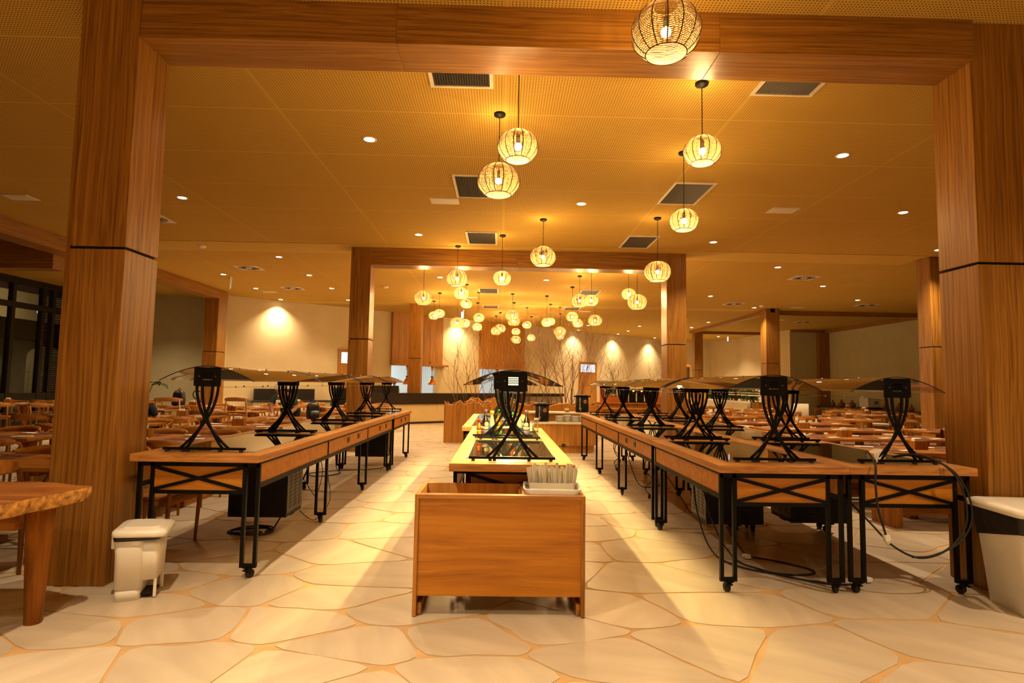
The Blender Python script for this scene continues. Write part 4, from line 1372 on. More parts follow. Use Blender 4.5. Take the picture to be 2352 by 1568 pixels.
M['lab_green'] = plain('lab_green', (0.16, 0.34, 0.04), 0.4, vary=0.1)
M['lab_yellow'] = plain('lab_yellow', (0.85, 0.60, 0.03), 0.4, vary=0.1)
M['lab_lime'] = plain('lab_lime', (0.48, 0.60, 0.02), 0.4, vary=0.1)
M['green_cap'] = plain('green_cap', (0.03, 0.30, 0.04), 0.35, vary=0.1)
wine = [(.030, 0), (.034, .004), (.034, .15), (.030, .175), (.016, .205), (.0125, .225), (.0125, .262)]
hot = [(.022, 0), (.025, .004), (.025, .095), (.021, .11), (.012, .135), (.009, .15), (.009, .165)]
oilp = [(.030, 0), (.033, .004), (.031, .10), (.025, .15), (.018, .19), (.016, .235), (.020, .25)]
tall = [(.026, 0), (.029, .004), (.029, .12), (.024, .15), (.014, .19), (.012, .235)]
def disc(m_, z, r_=.024):
    def f(e):
        k = MB()
        k.lathe([(r_, 0), (r_, .003), (.0001, .0035)], 14)
        k.build('seal', m_, e, (0, -.034, z), (R(90), 0, 0))
    return f
YB = CF + 1.84 + .17
bottle(-.215, YB, 'small orange hot sauce bottle with red cap, leftmost on the centre buffet', 'sauce', 'red', [('red', .07, .09), ('lab_lime', .045, .07), ('sauce', .02, .045)], hot, 0, .0255)
bottle(-.150, YB + .02, 'dark bottle with violet capsule, second from left on the centre buffet', 'glass_dark', 'lab_violet', [('lab_cream', .075, .105), ('lab_violet', .015, .07)], wine, 0, .0345, disc('lab_cream', .128))
bottle(-.085, YB + .03, 'clear oil bottle with yellow top and blue label on centre buffet', 'clear_liq', 'lab_yellow', [('lab_blue', .03, .105)], oilp, 0, .0335, disc('lab_yellow', .075, .022))
bottle(-.012, YB + .02, 'dark bottle with green label, in the middle of the bottle row', 'oil', 'green_cap', [('lab_cream', .08, .11), ('lab_green', .015, .06)], wine, 0, .0345, disc('lab_yellow', .13, .02))
bottle(.130, YB + .04, 'orange sauce bottle with green cap behind the crossed stand', 'sauce', 'green_cap', [('lab_yellow', .03, .06), ('lab_cream', .06, .085)], tall, 0, .0295)
bottle(.205, YB + .02, 'clear bottle with blue label and pale base on centre buffet', 'clear_liq', 'lab_yellow', [('lab_cream', .01, .07), ('lab_blue', .07, .10)], tall, 0, .0295)
bottle(.275, YB + .01, 'dark bottle with violet capsule, rightmost on the centre buffet', 'glass_dark', 'lab_violet', [('lab_cream', .075, .105), ('lab_violet', .015, .07)], wine, 0, .0345, disc('lab_cream', .128))
ab = empty('clear_box', (.30, YB + .75, TZ + .004), 0, 'clear acrylic box behind the bottles on the centre buffet', 'box')
for x0, x1, y0, y1 in ((-.14, .14, -.1, -.095), (-.14, .14, .095, .1), (-.14, -.135, -.095, .095), (.135, .14, -.095, .095)):
    MB().box(x0, x1, y0, y1, 0, .13).build('side', 'clear_glass', ab)
MB().box(-.135, .135, -.095, .095, 0, .004).build('base', 'clear_glass', ab)
for q in range(3):
    e = empty('condiment_packet', (.24 + q * .055, YB + .75, TZ + .009), q * .4, 'pale folded packet inside the clear acrylic box, %s from left' % ORD[q], 'packet', 'packets inside the clear acrylic box')
    MB().box(-.022, .022, -.05, .05, 0, .085).build('wrapper', 'paper', e, bevel=.006)
    MB().box(-.0225, .0225, -.04, .04, .03, .05).build('stripe', 'lab_cream', e)

# ------------------------------------------------------------------ live-edge table in the near left corner
le = empty('live_edge_table', (-3.2, 2.9, 0), 0, 'thick live-edge timber table in the near left corner', 'table')
top = [(-2.50, 3.60), (-2.485, 3.66), (-2.52, 3.70), (-2.62, 3.72), (-2.85, 3.80), (-3.10, 3.80), (-3.5, 3.78), (-4.1, 3.80), (-4.4, 3.7), (-4.35, 2.5), (-3.9, 2.32), (-3.4, 2.42), (-3.0, 2.55), (-2.72, 2.78), (-2.60, 3.02), (-2.57, 3.2), (-2.54, 3.4)]
Pt = [(p.x, p.y) for p in smoothpath([(x + 3.2, y - 2.9, 0) for x, y in top], 4)]
lower = [(x * .985 + .012 * math.sin(i * 1.9) - .012, y * .985 + .012 * math.cos(i * 2.3)) for i, (x, y) in enumerate(Pt)]
mid = [((a[0] + c[0]) / 2 * 1.012 + .006 * math.sin(i * 3.1), (a[1] + c[1]) / 2 * 1.012) for i, (a, c) in enumerate(zip(Pt, lower))]
k = MB()
n = len(Pt)
k.add([(x, y, .782) for x, y in Pt], [tuple(range(n - 1, -1, -1))])
k.v, k.f = k.v, [list(range(n))]
k.build('tabletop', 'live_edge', le)
k = MB()
loft(k, [(lower, .700), (mid, .745), (Pt, .7815)], 0, True, False)
k.build('bark_edge', 'bark_edge', le)
for (x, y) in ((-2.73, 3.60), (-4.1, 3.60), (-4.0, 2.6), (-2.95, 2.75)):
    k = MB()
    k.tube([(x + 3.2 + (.05 if x > -3 else 0) * 0, y - 2.9, .0), (x + 3.2, y - 2.9, .35), (x + 3.2, y - 2.9, .70)], [.045, .06, .075], 12)
    k.build('leg', 'chairwood_z', le)
MB().box(-.85, .42, .58, .64, .56, .70).build('apron', 'chairwood_x', le)
MB().box(-.85, .40, .30, .36, .16, .23).build('stretcher', 'chairwood_x', le)

# ------------------------------------------------------------------ dining chairs: bent crest rail on slanted posts
def crest(mb, half, y0, bow, z0, h, t, n=14):
    rows = []
    for i in range(n + 1):
        u = -1 + 2 * i / n
        a = u * R(74)
        x = half * math.sin(a) / math.sin(R(74))
        y = y0 + bow * (1 - math.cos(a)) / (1 - math.cos(R(74)))
        hh = h * (.42 + .58 * (1 - abs(u) ** 2.6))
        nx, ny = math.sin(a), -math.cos(a)
        zc = z0 + h / 2 - .012 * abs(u)
        rows.append([(x + nx * t / 2, y + ny * t / 2, zc - hh / 2), (x + nx * t / 2, y + ny * t / 2, zc + hh / 2),
                     (x - nx * t / 2, y - ny * t / 2, zc + hh / 2 + .004), (x - nx * t / 2, y - ny * t / 2, zc - hh / 2), (x + nx * t / 2, y + ny * t / 2, zc - hh / 2)])
    mb.grid(rows)
    for r_ in (rows[0], rows[-1]): mb.add(r_[:4], [(0, 1, 2, 3)])
def make_chair():
    e = empty('dining_chair', (0, 0, 0), 0, 'x', 'chair')
    s = MB()
    P = rrect(-.235, .235, -.21, .24, .07)
    loft(s, [(P, .425), (P, .45), ([(x * .94, y * .94) for x, y in P], .458)])
    s.build('seat', 'chairwood_x', e)
    c = MB()
    crest(c, .285, -.265, .17, .690, .105, .028)
    c.build('crest_rail', 'chairwood_x', e)
    for s_ in (-1, 1):
        MB().tube([(s_ * .215, -.19, 0), (s_ * .215, -.215, .42), (s_ * .225, -.235, .735)], [.013, .020, .014], 7).build('leg', 'chairwood_z', e)
        MB().tube([(s_ * .235, .225, 0), (s_ * .235, .215, .43), (s_ * .262, .02, .70), (s_ * .278, -.11, .735)], [.013, .020, .015, .012], 7).build('leg', 'chairwood_z', e)
    r_ = MB()
    r_.box(-.21, .21, -.212, -.190, .385, .425)
    r_.box(-.225, .225, .205, .225, .385, .425)
    for s_ in (-1, 1): r_.bar((s_ * .222, -.2, .405), (s_ * .232, .215, .405), .02, .04)
    r_.build('apron', 'chairwood_x', e)
    return e
chair0 = make_chair()
cu = [False]
def chair(x, y, rz, label, group=None):
    if not cu[0]:
        cu[0] = True
        o = chair0
        o.location, o.rotation_euler = (x, y, 0), (0, 0, rz)
        o['label'] = label
        if group: o['group'] = group
        return o
    return dup(chair0, (x, y, 0), rz, label, group)

# square-edged dining tables on a twin-post sled base
def make_table(w_, d_, name='dining_table'):
    e = empty(name, (0, 0, 0), 0, 'x', 'table')
    MB().box(-w_ / 2, w_ / 2, -d_ / 2, d_ / 2, .715, .75).build('tabletop', 'chairwood_x', e, bevel=.005)
    for s_ in (-1, 1):
        MB().box(s_ * w_ * .28 - .045, s_ * w_ * .28 + .045, -.06, .06, .06, .68).build('post', 'chairwood_z', e, bevel=.004)
        MB().box(s_ * w_ * .28 - .05, s_ * w_ * .28 + .05, -d_ * .40, d_ * .40, 0, .06).build('sled_foot', 'chairwood_y', e, bevel=.006)
        MB().box(s_ * w_ * .28 - .04, s_ * w_ * .28 + .04, -d_ * .42, d_ * .42, .675, .715).build('bearer', 'chairwood_y', e)
    return e
tproto = {}
def table(w_, d_, x, y, label, group, rz=0):
    k = (w_, d_)
    if k not in tproto:
        tproto[k] = make_table(w_, d_)
        o = tproto[k]
        o.location, o.rotation_euler = (x, y, 0), (0, 0, rz)
        o['label'] = label
        o['group'] = group
        return o
    return dup(tproto[k], (x, y, 0), rz, label, group)

# table settings
mat_m = MB().box(-.20, .20, -.14, .14, 0, .003).mesh('placemat', 'placemat')
nap_m = MB().box(-.035, .035, -.10, .10, 0, .006).mesh('napkin', 'paper')
def one(name, me, loc, rz, label, cat, group):
    o = bpy.data.objects.new(name, me)
    COL.objects.link(o)
    o.location = loc
    o.rotation_euler = (0, 0, rz)
    return tag(o, label, cat, group)
kn = MB()
kn.bar((0, -.10, .003), (0, .005, .003), .013, .005)
kn.add([(-.008, .005, .004), (.008, .005, .004), (.009, .085, .004), (-.002, .11, .004)], [(0, 1, 2, 3)])
knife_m = kn.mesh('knife', 'steel')
fk = MB()
fk.bar((0, -.10, .003), (0, .035, .003), .009, .004)
fk.add([(-.012, .035, .004), (.012, .035, .004), (.013, .06, .007), (-.013, .06, .007)], [(0, 1, 2, 3)])
for q in (-.011, -.0037, .0037, .011): fk.bar((q, .06, .007), (q, .098, .005), .0036, .003)
fork_m = fk.mesh('fork', 'steel')
caddy0 = empty('caddy', (0, 0, 0), 0, 'x', 'caddy')
for x0, x1, y0, y1 in ((-.085, .085, -.055, -.043), (-.085, .085, .043, .055), (-.085, -.073, -.043, .043), (.073, .085, -.043, .043)):
    MB().box(x0, x1, y0, y1, 0, .10).build('side', 'chairwood_z', caddy0)
MB().box(-.073, .073, -.043, .043, 0, .01).build('base', 'chairwood_x', caddy0)
MB().box(-.06, .03, -.025, .03, .01, .135).build('packets', 'paper', caddy0, bevel=.006)
cad = [False]
def setting(x, y, z, rz, side, desc, fine):
    """one place: mat, napkin, knife and fork on the mat"""
    c, s_ = math.cos(rz), math.sin(rz)
    g_ = desc
    one('placemat', mat_m, (x, y, z), rz, 'dark brown placemat %s' % desc, 'placemat', 'placemats ' + g_)
    one('napkin', nap_m, (x + c * .13, y + s_ * .13, z + .003), rz + R(70) * side, 'folded white napkin %s' % desc, 'napkin', 'napkins ' + g_)
    if fine:
        one('knife', knife_m, (x + c * .02, y + s_ * .02, z + .003), rz + R(64) * side, 'steel knife %s' % desc, 'knife', 'knives ' + g_)
        one('fork', fork_m, (x - c * .09, y - s_ * .09, z + .003), rz + R(75) * side, 'steel fork %s' % desc, 'fork', 'forks ' + g_)
def caddy(x, y, z, label):
    if not cad[0]:
        cad[0] = True
        o = caddy0
        o.location = (x, y, z)
        o['label'] = label
    else: o = dup(caddy0, (x, y, z), rng.uniform(-.2, .2), label)
    return o

COLN = ['aisle column', 'second column', 'third column', 'fourth column', 'alcove column']
ROWY = [5.0, 7.1, 9.05, 11.1, 13.2, 15.3, 17.4]
COLX = [-3.98, -5.95, -7.9, -10.9, -12.6]
W_, D_ = 1.32, .80
for ci, cx in enumerate(COLX):
    for ri, cy in enumerate(ROWY):
        if cx - .2 < -.89 * cy or (cx < -9 and ri < 5): continue
        if cx > -8.2 and cx < -7 and cy > 17.2: continue
        d0 = 'left dining area, %s row, %s' % (ORD[ri], COLN[ci])
        table(W_, D_, cx, cy, 'wooden dining table, %s' % d0, 'left dining tables')
        hard = cx < -.86 * cy + .3
        for side in (-1, 1):
            for q in (-.33, .33):
                if cx + q < -.90 * cy: continue
                if ri == 3 and ci == 0 and side == 1: continue
                where = '%s side, %s seat' % ('near' if side < 0 else 'far', 'left' if q < 0 else 'right')
                jit = rng.uniform(-.05, .05)
                if (ci, ri, side) == (0, 0, -1) or (ci, ri, side) == (1, 3, 1) and q < 0 or (ci, ri, side) == (1, 4, -1) and q > 0: continue
                chair(cx + q + jit, cy + side * (.50 + rng.uniform(0, .1)), (0 if side < 0 else PI) + rng.uniform(-.12, .12), 'curved-back chair, %s, %s' % (d0.replace('left dining area', 'left area'), where), 'left dining chairs')
                setting(cx + q, cy + side * .22, .75, 0 if side < 0 else PI, side, 'on table, %s, %s' % (d0.replace('left dining area', 'left area'), where), cy < 8)
        caddy(cx + rng.uniform(-.04, .04) - (.25 if ri == 1 else .5 if ri == 0 else 0), cy, .75, 'small wooden caddy box on the table, %s' % d0)
# chairs pulled out
chair(-3.66, 4.13, R(20), 'nearest chair on the left, angled behind the live-edge table', 'left dining chairs').scale = (1.1, 1.1, 1.14)
chair(-2.95, 5.25, R(85), 'curved-back chair facing sideways behind the near left pillar', 'left dining chairs')
# two taller open-backed chairs turned backs to the camera
def tall_chair(x, y, rz, label):
    e = empty('side_chair', (x, y, 0), rz, label, 'chair')
    P = rrect(-.22, .22, -.2, .22, .05)
    loft(MB(), [(P, .50), (P, .525)]).build('seat', 'oak_x', e)
    c = MB()
    crest(c, .26, -.27, .06, .99, .085, .028)
    c.build('crest_rail', 'oak_x', e)
    MB().bar((-.255, -.235, .70), (.255, -.235, .70), .02, .05).build('back_slat', 'oak_x', e)
    for s_ in (-1, 1):
        MB().tube([(s_ * .27, -.17, 0), (s_ * .25, -.22, .52), (s_ * .215, -.25, 1.03)], [.015, .019, .016], 7).build('leg', 'oak_z', e)
        MB().tube([(s_ * .21, .20, 0), (s_ * .20, .19, .51)], [.014, .018], 7).build('leg', 'oak_z', e)
tall_chair(-6.62, 12.0, .1, 'tall light wooden chair with open back, left of the first crossed guard stand')
tall_chair(-5.55, 12.72, -.1, 'tall light wooden chair with open back, before the dark sideboard')

# ------------------------------------------------------------------ right dining area: long tables and leather benches
def make_bench(w_):
    e = empty('leather_bench', (0, 0, 0), 0, 'x', 'bench')
    P = rrect(-w_ / 2, w_ / 2, -.22, .22, .04)
    loft(MB(), [(P, .38), (P, .44), ([(x * .985, y * .93) for x, y in P], .465)]).build('seat_cushion', 'leather', e)
    MB().box(-w_ / 2, w_ / 2, -.20, .20, .30, .38).build('seat_rail', 'chairwood_x', e, bevel=.006)
    MB().box(-w_ / 2 + .15, w_ / 2 - .15, -.03, .03, .10, .18).build('stretcher', 'chairwood_x', e)
    for s_ in (-1, 1): MB().box(s_ * (w_ / 2 - .12) - .05, s_ * (w_ / 2 - .12) + .05, -.19, .19, 0, .30).build('leg', 'chairwood_z', e, bevel=.006)
    return e
bench0 = make_bench(2.5)
bu = [False]
def bench(x, y, back, label):
    if not bu[0]:
        bu[0] = True
        o = bench0
        o.location = (x, y, 0)
        o['label'] = label
    else:
        o = dup(bench0, (x, y, 0), 0, label)
    if back:
        b2 = MB()
        rows = []
        for i in range(15):
            t_ = i / 14
            xx = -1.25 + 2.5 * t_
            rows.append([(xx, back * .235 + back * a, z) for a, z in ((-.02, .40), (-.035, .62), (-.02, .80), (.015, .845), (.05, .80), (.055, .62), (.05, .40))])
        b2.grid(rows)
        b2.build('backrest', 'leather', o)
RROW = [('first', 6.95, 5.35), ('second', 8.62, 5.45), ('third', 10.27, 5.7), ('fourth', 11.92, 5.9)]
for nm, yy, xx in RROW:
    for k, x in enumerate((xx, xx + 2.75, xx + 5.5)):
        if x - 1 > .85 * yy or (nm == 'fourth' and k): continue
        pos = ['nearest the buffet', 'in the middle', 'farthest right'][k]
        d0 = 'right dining area, %s row, %s' % (nm, pos)
        table(2.3, .78, x, yy, 'long wooden dining table, %s' % d0, 'long tables of the right area')
        bench(x, yy - .57, -1 if k > 0 else 0, 'brown leather bench on the near side of the long table, %s row, %s' % (nm, pos))
        bench(x, yy + .57, 0, 'brown leather bench on the far side of the long table, %s row, %s' % (nm, pos))
        for q in (-.75, .0, .75):
            for side in (-1, 1):
                if x + q > .86 * yy: continue
                setting(x + q, yy + side * .20, .75, 0 if side < 0 else PI, side, 'on the right %s-row table %s, %s side, %s place' % (nm, pos, 'near' if side < 0 else 'far', 'left' if q < -.1 else 'right' if q > .1 else 'centre'), yy < 9)
        caddy(x - .35, yy, .75, 'wooden caddy box on the long table, %s' % d0)

# pedestal tables with barrel chairs further right
def make_barrel():
    e = empty('barrel_chair', (0, 0, 0), 0, 'x', 'chair')
    loft(MB(), [(rrect(-.21, .21, -.2, .2, .09), .40), (rrect(-.22, .22, -.21, .21, .1), .44), (rrect(-.19, .19, -.18, .18, .08), .47)]).build('seat_cushion', 'cream_fabric', e)
    c = MB()
    crest(c, .29, -.25, .27, .655, .075, .045)
    c.build('arm_rail', 'chairwood_x', e)
    MB().box(-.075, .075, -.262, -.235, .42, .66).build('back_splat', 'chairwood_z', e, bevel=.006)
    for s_ in (-1, 1):
        MB().box(s_ * .215 - .028, s_ * .215 + .028, -.19, -.13, 0, .665).build('leg', 'chairwood_z', e, bevel=.006)
        MB().box(s_ * .235 - .028, s_ * .235 + .028, .14, .20, 0, .40).build('leg', 'chairwood_z', e, bevel=.006)
    MB().box(-.21, .21, -.19, .19, .35, .40).build('seat_frame', 'chairwood_x', e)
    return e
barrel0 = make_barrel()
ba = [False]
def barrel(x, y, rz, label):
    if not ba[0]:
        ba[0] = True
        barrel0.location, barrel0.rotation_euler = (x, y, 0), (0, 0, rz)
        barrel0['label'] = label
        barrel0['group'] = 'barrel chairs'
        return
    dup(barrel0, (x, y, 0), rz, label, 'barrel chairs')
def make_round(r_):
    e = empty('pedestal_table', (0, 0, 0), 0, 'x', 'table')
    MB().lathe([(r_ - .04, .69), (r_, .705), (r_, .74), (r_ - .015, .75), (.001, .75)], 32).build('tabletop', 'chairwood_x', e)
    MB().lathe([(.15, .05), (.13, .10), (.12, .55), (.16, .69)], 16).build('pedestal', 'chairwood_z', e)
    MB().lathe([(.32, 0), (.32, .03), (.28, .05)], 24).build('base', 'chairwood_x', e)
    return e
round0 = make_round(.66)
RT = [(8.4, 14.0, 'first line, middle'), (5.7, 14.6, 'nearest the far pillar'), (11.2, 14.0, 'right end of first line'), (7.7, 16.5, 'second line, left'), (10.5, 16.6, 'second line, middle'), (13.2, 16.5, 'second line, right'), (6.0, 18.7, 'third line, left'), (8.7, 19.1, 'third line, middle'), (11.8, 18.8, 'third line, right'), (14.3, 18.4, 'beside the shaded wall'), (7.4, 21.3, 'back line, left'), (12.7, 21.2, 'back line, right')]
for i, (x, y, d0) in enumerate(RT):
    lab = 'round wooden pedestal table in the right dining area, %s' % d0
    if i == 0:
        round0.location = (x, y, 0)
        round0['label'] = lab
    else: dup(round0, (x, y, 0), 0, lab)
    for k in range(4):
        a = R(45 + 90 * k) + rng.uniform(-.15, .15)
        w_ = ['far right', 'far left', 'near left', 'near right'][k]
        barrel(x + .88 * math.cos(a), y + .88 * math.sin(a), a + PI / 2, 'barrel chair, %s of round table %s' % (w_, d0))
        setting(x + .40 * math.cos(a), y + .40 * math.sin(a), .75, a + PI / 2, -1, 'on the round table, %s, %s' % (d0, w_), False)
    caddy(x, y, .75, 'wooden caddy box on the round table, %s' % d0)

# cream banquette with a bamboo planter behind it
bq = empty('banquette', (9.1, 24.6, 0), 0, 'long cream upholstered banquette in front of the bamboo planter', 'banquette')
for k in range(5):
    y0 = -3.2 + k * 1.28
    P = rrect(-.05, .12, y0, y0 + 1.27, .03)
    loft(MB(), [(P, .42), (P, .90), ([(x * .9 + .005, y) for x, y in P], .94)]).build('back_cushion', 'cream_fabric', bq)
    P = rrect(-.62, -.04, y0, y0 + 1.27, .05)
    loft(MB(), [(P, .32), (P, .44), ([(x, y) for x, y in rrect(-.59, -.07, y0 + .03, y0 + 1.24, .05)], .465)]).build('seat_cushion', 'cream_fabric', bq)
MB().box(-.58, .10, -3.2, 3.2, 0, .32).build('base', 'cream_fabric', bq)
k2 = empty('banquette', (10.2, 20.2, 0), 0, 'short cream banquette end right of the walnut pillar', 'banquette')
P = rrect(-.05, .5, -.07, .07, .03)
loft(MB(), [(P, .40), (P, .93)]).build('back_cushion', 'cream_fabric', k2)
MB().box(-.05, .5, -.6, -.07, 0, .45).build('seat', 'cream_fabric', k2, bevel=.03)
bp_ = empty('planter', (9.45, 24.6, 0), 0, 'long low planter behind the cream banquette', 'planter')
MB().box(-.2, .2, -3.2, 3.2, 0, .92).build('trough', 'clad_y', bp_)
MB().box(-.17, .17, -3.15, 3.15, .915, .925).build('soil', 'yard_dark', bp_)
def leafy(loc, n, h, spread, label, cat='plant', lw=.03, ll=.26, mat='leaf_dark', group=None, sy=None):
    e = empty('bamboo_plant', loc, 0, label, cat, group)
    st, lf = MB(), MB()
    for i in range(n):
        x0, y0 = rng.uniform(-spread, spread), rng.uniform(-(sy or spread), (sy or spread))
        hh = h * rng.uniform(.55, 1)
        st.tube([(x0, y0, 0), (x0 + rng.uniform(-.06, .06), y0 + rng.uniform(-.06, .06), hh)], .007, 3)
        for q in range(8):
            z = hh * rng.uniform(.15, 1)
            b2 = rng.uniform(0, 2 * PI)
            p = Vector((x0, y0, z))
            d = Vector((math.cos(b2), math.sin(b2), rng.uniform(-.2, .7))).normalized()
            s_ = d.cross(Vector((0, 0, 1))).normalized() * lw
            lf.add([p, p + d * ll * .45 + s_, p + d * ll - Vector((0, 0, .03)), p + d * ll * .45 - s_], [(0, 1, 2, 3)])
    st.build('stem', 'leaf_dark', e)
    tag(lf.build('foliage', mat, e), kind='stuff')
    return e
for k in range(7):
    leafy((9.45, 21.85 + k * .92, .925), 26, .58, .12, 'bushy dark bamboo clump behind the cream banquette, %s from the near end' % ORD[k], group='bamboo clumps behind the banquette', sy=.42, mat='leaf')

# dark ledge with clay pots along the shaded wall, and a white foam box
ld = empty('wall_ledge', (15.45, 24.4, 0), 0, 'low dark ledge along the shaded right wall carrying clay pots', 'ledge')
MB().box(-.30, .34, -4.2, 3.4, .60, .66).build('top', 'frame_dark', ld, bevel=.005)
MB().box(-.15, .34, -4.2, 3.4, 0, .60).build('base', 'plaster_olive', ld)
pots = [(26.9, 'a', .30), (26.2, 'b', .34), (25.4, 'c', .34), (24.6, 'd', .30), (23.2, 'e', .26), (22.4, 'f', .30), (21.7, 'g', .28), (21.0, 'h', .28), (20.4, 'i', .32)]
for i, (yy, _, h) in enumerate(pots):
    e = empty('clay_pot', (15.42, yy, .66), 0, 'round brown clay pot on the dark ledge, %s from the back corner' % ORD[i], 'pot', 'clay pots on the ledge')
    wd_ = h * (.42 if i % 3 else .34)
    MB().lathe([(wd_ * .6, 0), (wd_, h * .25), (wd_ * .92, h * .45), (wd_ * .4, h * .70)], 14).build('body', 'clay', e)
    MB().lathe([(wd_ * .4, h * .70), (wd_ * .22, h * .82), (wd_ * .30, h)], 12).build('neck', 'clay', e)
fb = empty('foam_box', (15.05, 23.6, .0), R(12), 'white foam box with dark label on a stand by the shaded wall', 'box')
MB().box(-.30, .30, -.22, .22, .74, 1.12).build('body', 'foam', fb, bevel=.01)
MB().box(-.31, .31, -.23, .23, 1.08, 1.16).build('lid', 'foam', fb, bevel=.01)
MB().box(.02, .17, -.226, -.221, .86, .99).build('label', 'black_plastic', fb)
MB().box(.03, .16, -.2275, -.2255, .86, .895).build('stripe', 'lab_yellow', fb)
MB().box(.03, .15, -.2275, -.2255, .945, .965).build('print', 'paper', fb)
MB().box(.02, .13, -.236, -.20, 1.13, 1.165).build('tape', 'lab_green', fb)
MB().box(-.36, .36, -.26, .26, .68, .74).build('shelf', 'frame_dark', fb)
MB().box(-.30, .30, -.2, .2, 0, .68).build('cabinet', 'plaster_olive', fb)
sb = empty('low_sofa', (14.2, 22.4, 0), R(0), 'dark low sofa in front of the clay pot ledge', 'sofa')
MB().box(-.3, .3, -1.6, 1.6, .1, .44).build('seat', 'leather', sb, bevel=.04)
MB().box(.22, .36, -1.6, 1.6, .4, .68).build('backrest', 'leather', sb, bevel=.04)

# ------------------------------------------------------------------ black counter below the kitchen hatches
ct = empty('bar_counter', (-4.55, 19.39, 0), math.atan(.78), 'long black stone counter with plaster front before the kitchen hatches', 'counter')
CL = 6.9
MB().box(0, CL, 0, .75, .68, 1.07).build('fascia', 'black_granite', ct, bevel=.004)
MB().box(.62, CL - .05, .06, .70, .06, .68).build('front', 'plaster', ct)
MB().box(.60, CL - .04, .04, .72, 0, .07).build('baseboard', 'frame_dark', ct)
MB().box(.2, 1.6, .5, .75, 1.07, 1.32).build('raised_shelf', 'black_granite', ct, bevel=.004)
tp = MB()
tp.tube([(2.55, .02, .68), (2.55, -.02, .66)], .02, 8)
tp.tube([(2.9, .01, .68), (2.9, .0, .40)], .006, 5)
tp.build('tap_pipe', 'steel', ct)
cm = empty('coffee_machine', (-4.95, 18.75, 0), R(20), 'black appliance stack at the far end of the left buffet', 'appliance')
MB().box(-.42, .35, -.3, .3, 0, .86).build('cabinet', 'black_plastic', cm, bevel=.01)
MB().box(-.35, .32, -.25, .25, .86, 1.25).build('body', 'black_plastic', cm, bevel=.03)
MB().box(.02, .26, -.28, -.25, .95, 1.08).build('panel', 'socket', cm, bevel=.01)
MB().ball((.20, -.30, 1.14), .035, n=8).build('lamp', 'ember', cm)
MB().tube([(.12, -.28, 1.0), (.12, -.36, .98)], .02, 8).build('spout', 'steel', cm)
# small box details under the hatch: white display and cups
wc = empty('display_case', (1.6, 24.62, 0), math.atan(.78), 'pale steel display case on the back counter behind the branches', 'display case')
MB().box(-1.2, 1.2, -.3, .3, 0, .62).build('base', 'black_granite', wc)
MB().box(-1.15, 1.15, -.28, .28, .62, .95).build('body', 'steel', wc, bevel=.01)
MB().box(-1.2, 1.2, -.3, .3, .95, 1.07).build('top', 'black_granite', wc)

# ------------------------------------------------------------------ wavy-topped planters with dry branches
def wavy_planter(loc, rz, w_, d_, h, label, amp=.045, ph=0):
    e = empty('planter', loc, rz, label, 'planter')
    n = 24
    for s_, y in ((-1, 0), (1, d_ - .025)):
        k = MB()
        vs = []
        for i in range(n + 1):
            x = -w_ / 2 + w_ * i / n
            z = h + amp * math.sin(i * .75 + ph + (1 if s_ > 0 else 0)) + amp * .5 * math.sin(i * 1.7 + ph)
            vs += [(x, y, 0), (x, y + .025, 0), (x, y + .025, z), (x, y, z)]
        fs = []
        for i in range(n):
            a = i * 4
            fs += [(a, a + 4, a + 7, a + 3), (a + 1, a + 2, a + 6, a + 5), (a + 3, a + 7, a + 6, a + 2)]
        fs += [(0, 3, 2, 1), (n * 4, n * 4 + 1, n * 4 + 2, n * 4 + 3)]
        k.add(vs, fs)
        k.build('front_panel' if s_ < 0 else 'back_panel', 'clad_z', e)
        cp = MB()
        cp.tube([(v[0], y + .0125, v[2] + .004) for v in vs[3::4]], .012, 4)
        cp.build('edge_trim', 'oak_x', e)
    for s_ in (-1, 1): MB().box(s_ * w_ / 2 - .0125, s_ * w_ / 2 + .0125, .025, d_ - .025, 0, h - .06).build('end_panel', 'clad_z', e)
    MB().box(-w_ / 2 + .02, w_ / 2 - .02, .03, d_ - .03, h - .16, h - .12).build('soil', 'yard_dark', e)
    return e
def branches(loc, n, h, spread, label, seed, sx=.3, sy=.15, thick=.009):
    r_ = random.Random(seed)
    e = empty('dry_branches', loc, 0, label, 'branches', None)
    k, tw = MB(), MB()
    def grow(p, d, L_, rad, lev):
        pts = [p]
        m_ = 5
        q, dd = Vector(p), Vector(d)
        for i in range(m_):
            if q.z + loc[2] > 3.35: dd.z = min(dd.z, -.05)
            dd = (dd + Vector((r_.uniform(-.26, .26), r_.uniform(-.26, .26), r_.uniform(-.04, .16)))).normalized()
            q = q + dd * (L_ / m_)
            pts.append(q.copy())
            if lev < 3 and i > 0 and r_.random() < (.85 if lev == 0 else .62):
                sd_ = (dd + Vector((r_.uniform(-.9, .9), r_.uniform(-.9, .9), r_.uniform(-.1, .5)))).normalized()
                grow(q, sd_, L_ * r_.uniform(.35, .6), rad * .55, lev + 1)
        (k if lev < 2 else tw).tube(pts, [rad * (1 - .75 * i / m_) for i in range(m_ + 1)], 4 if lev < 2 else 3, caps=False)
    for i in range(n):
        p = Vector((r_.uniform(-sx, sx), r_.uniform(-sy, sy), 0))
        d = Vector((p.x / max(sx, .1) * spread + r_.uniform(-.12, .12), r_.uniform(-.15, .15), 1)).normalized()
        grow(p, d, h * r_.uniform(.6, .95), thick * r_.uniform(.7, 1.2), 0)
    k.build('branch', 'twig', e)
    tag(tw.build('twigs', 'twig', e), kind='stuff')
    return e
wavy_planter((-.80, 14.35, 0), 0, 1.12, .8, .94, 'wavy-topped wooden planter left of the lit centre buffet', ph=2.0)
branches((-.85, 14.72, .80), 9, 1.75, .40, 'dry bare branches in the wavy planter left of the centre buffet', 3, .32, .15, .008)
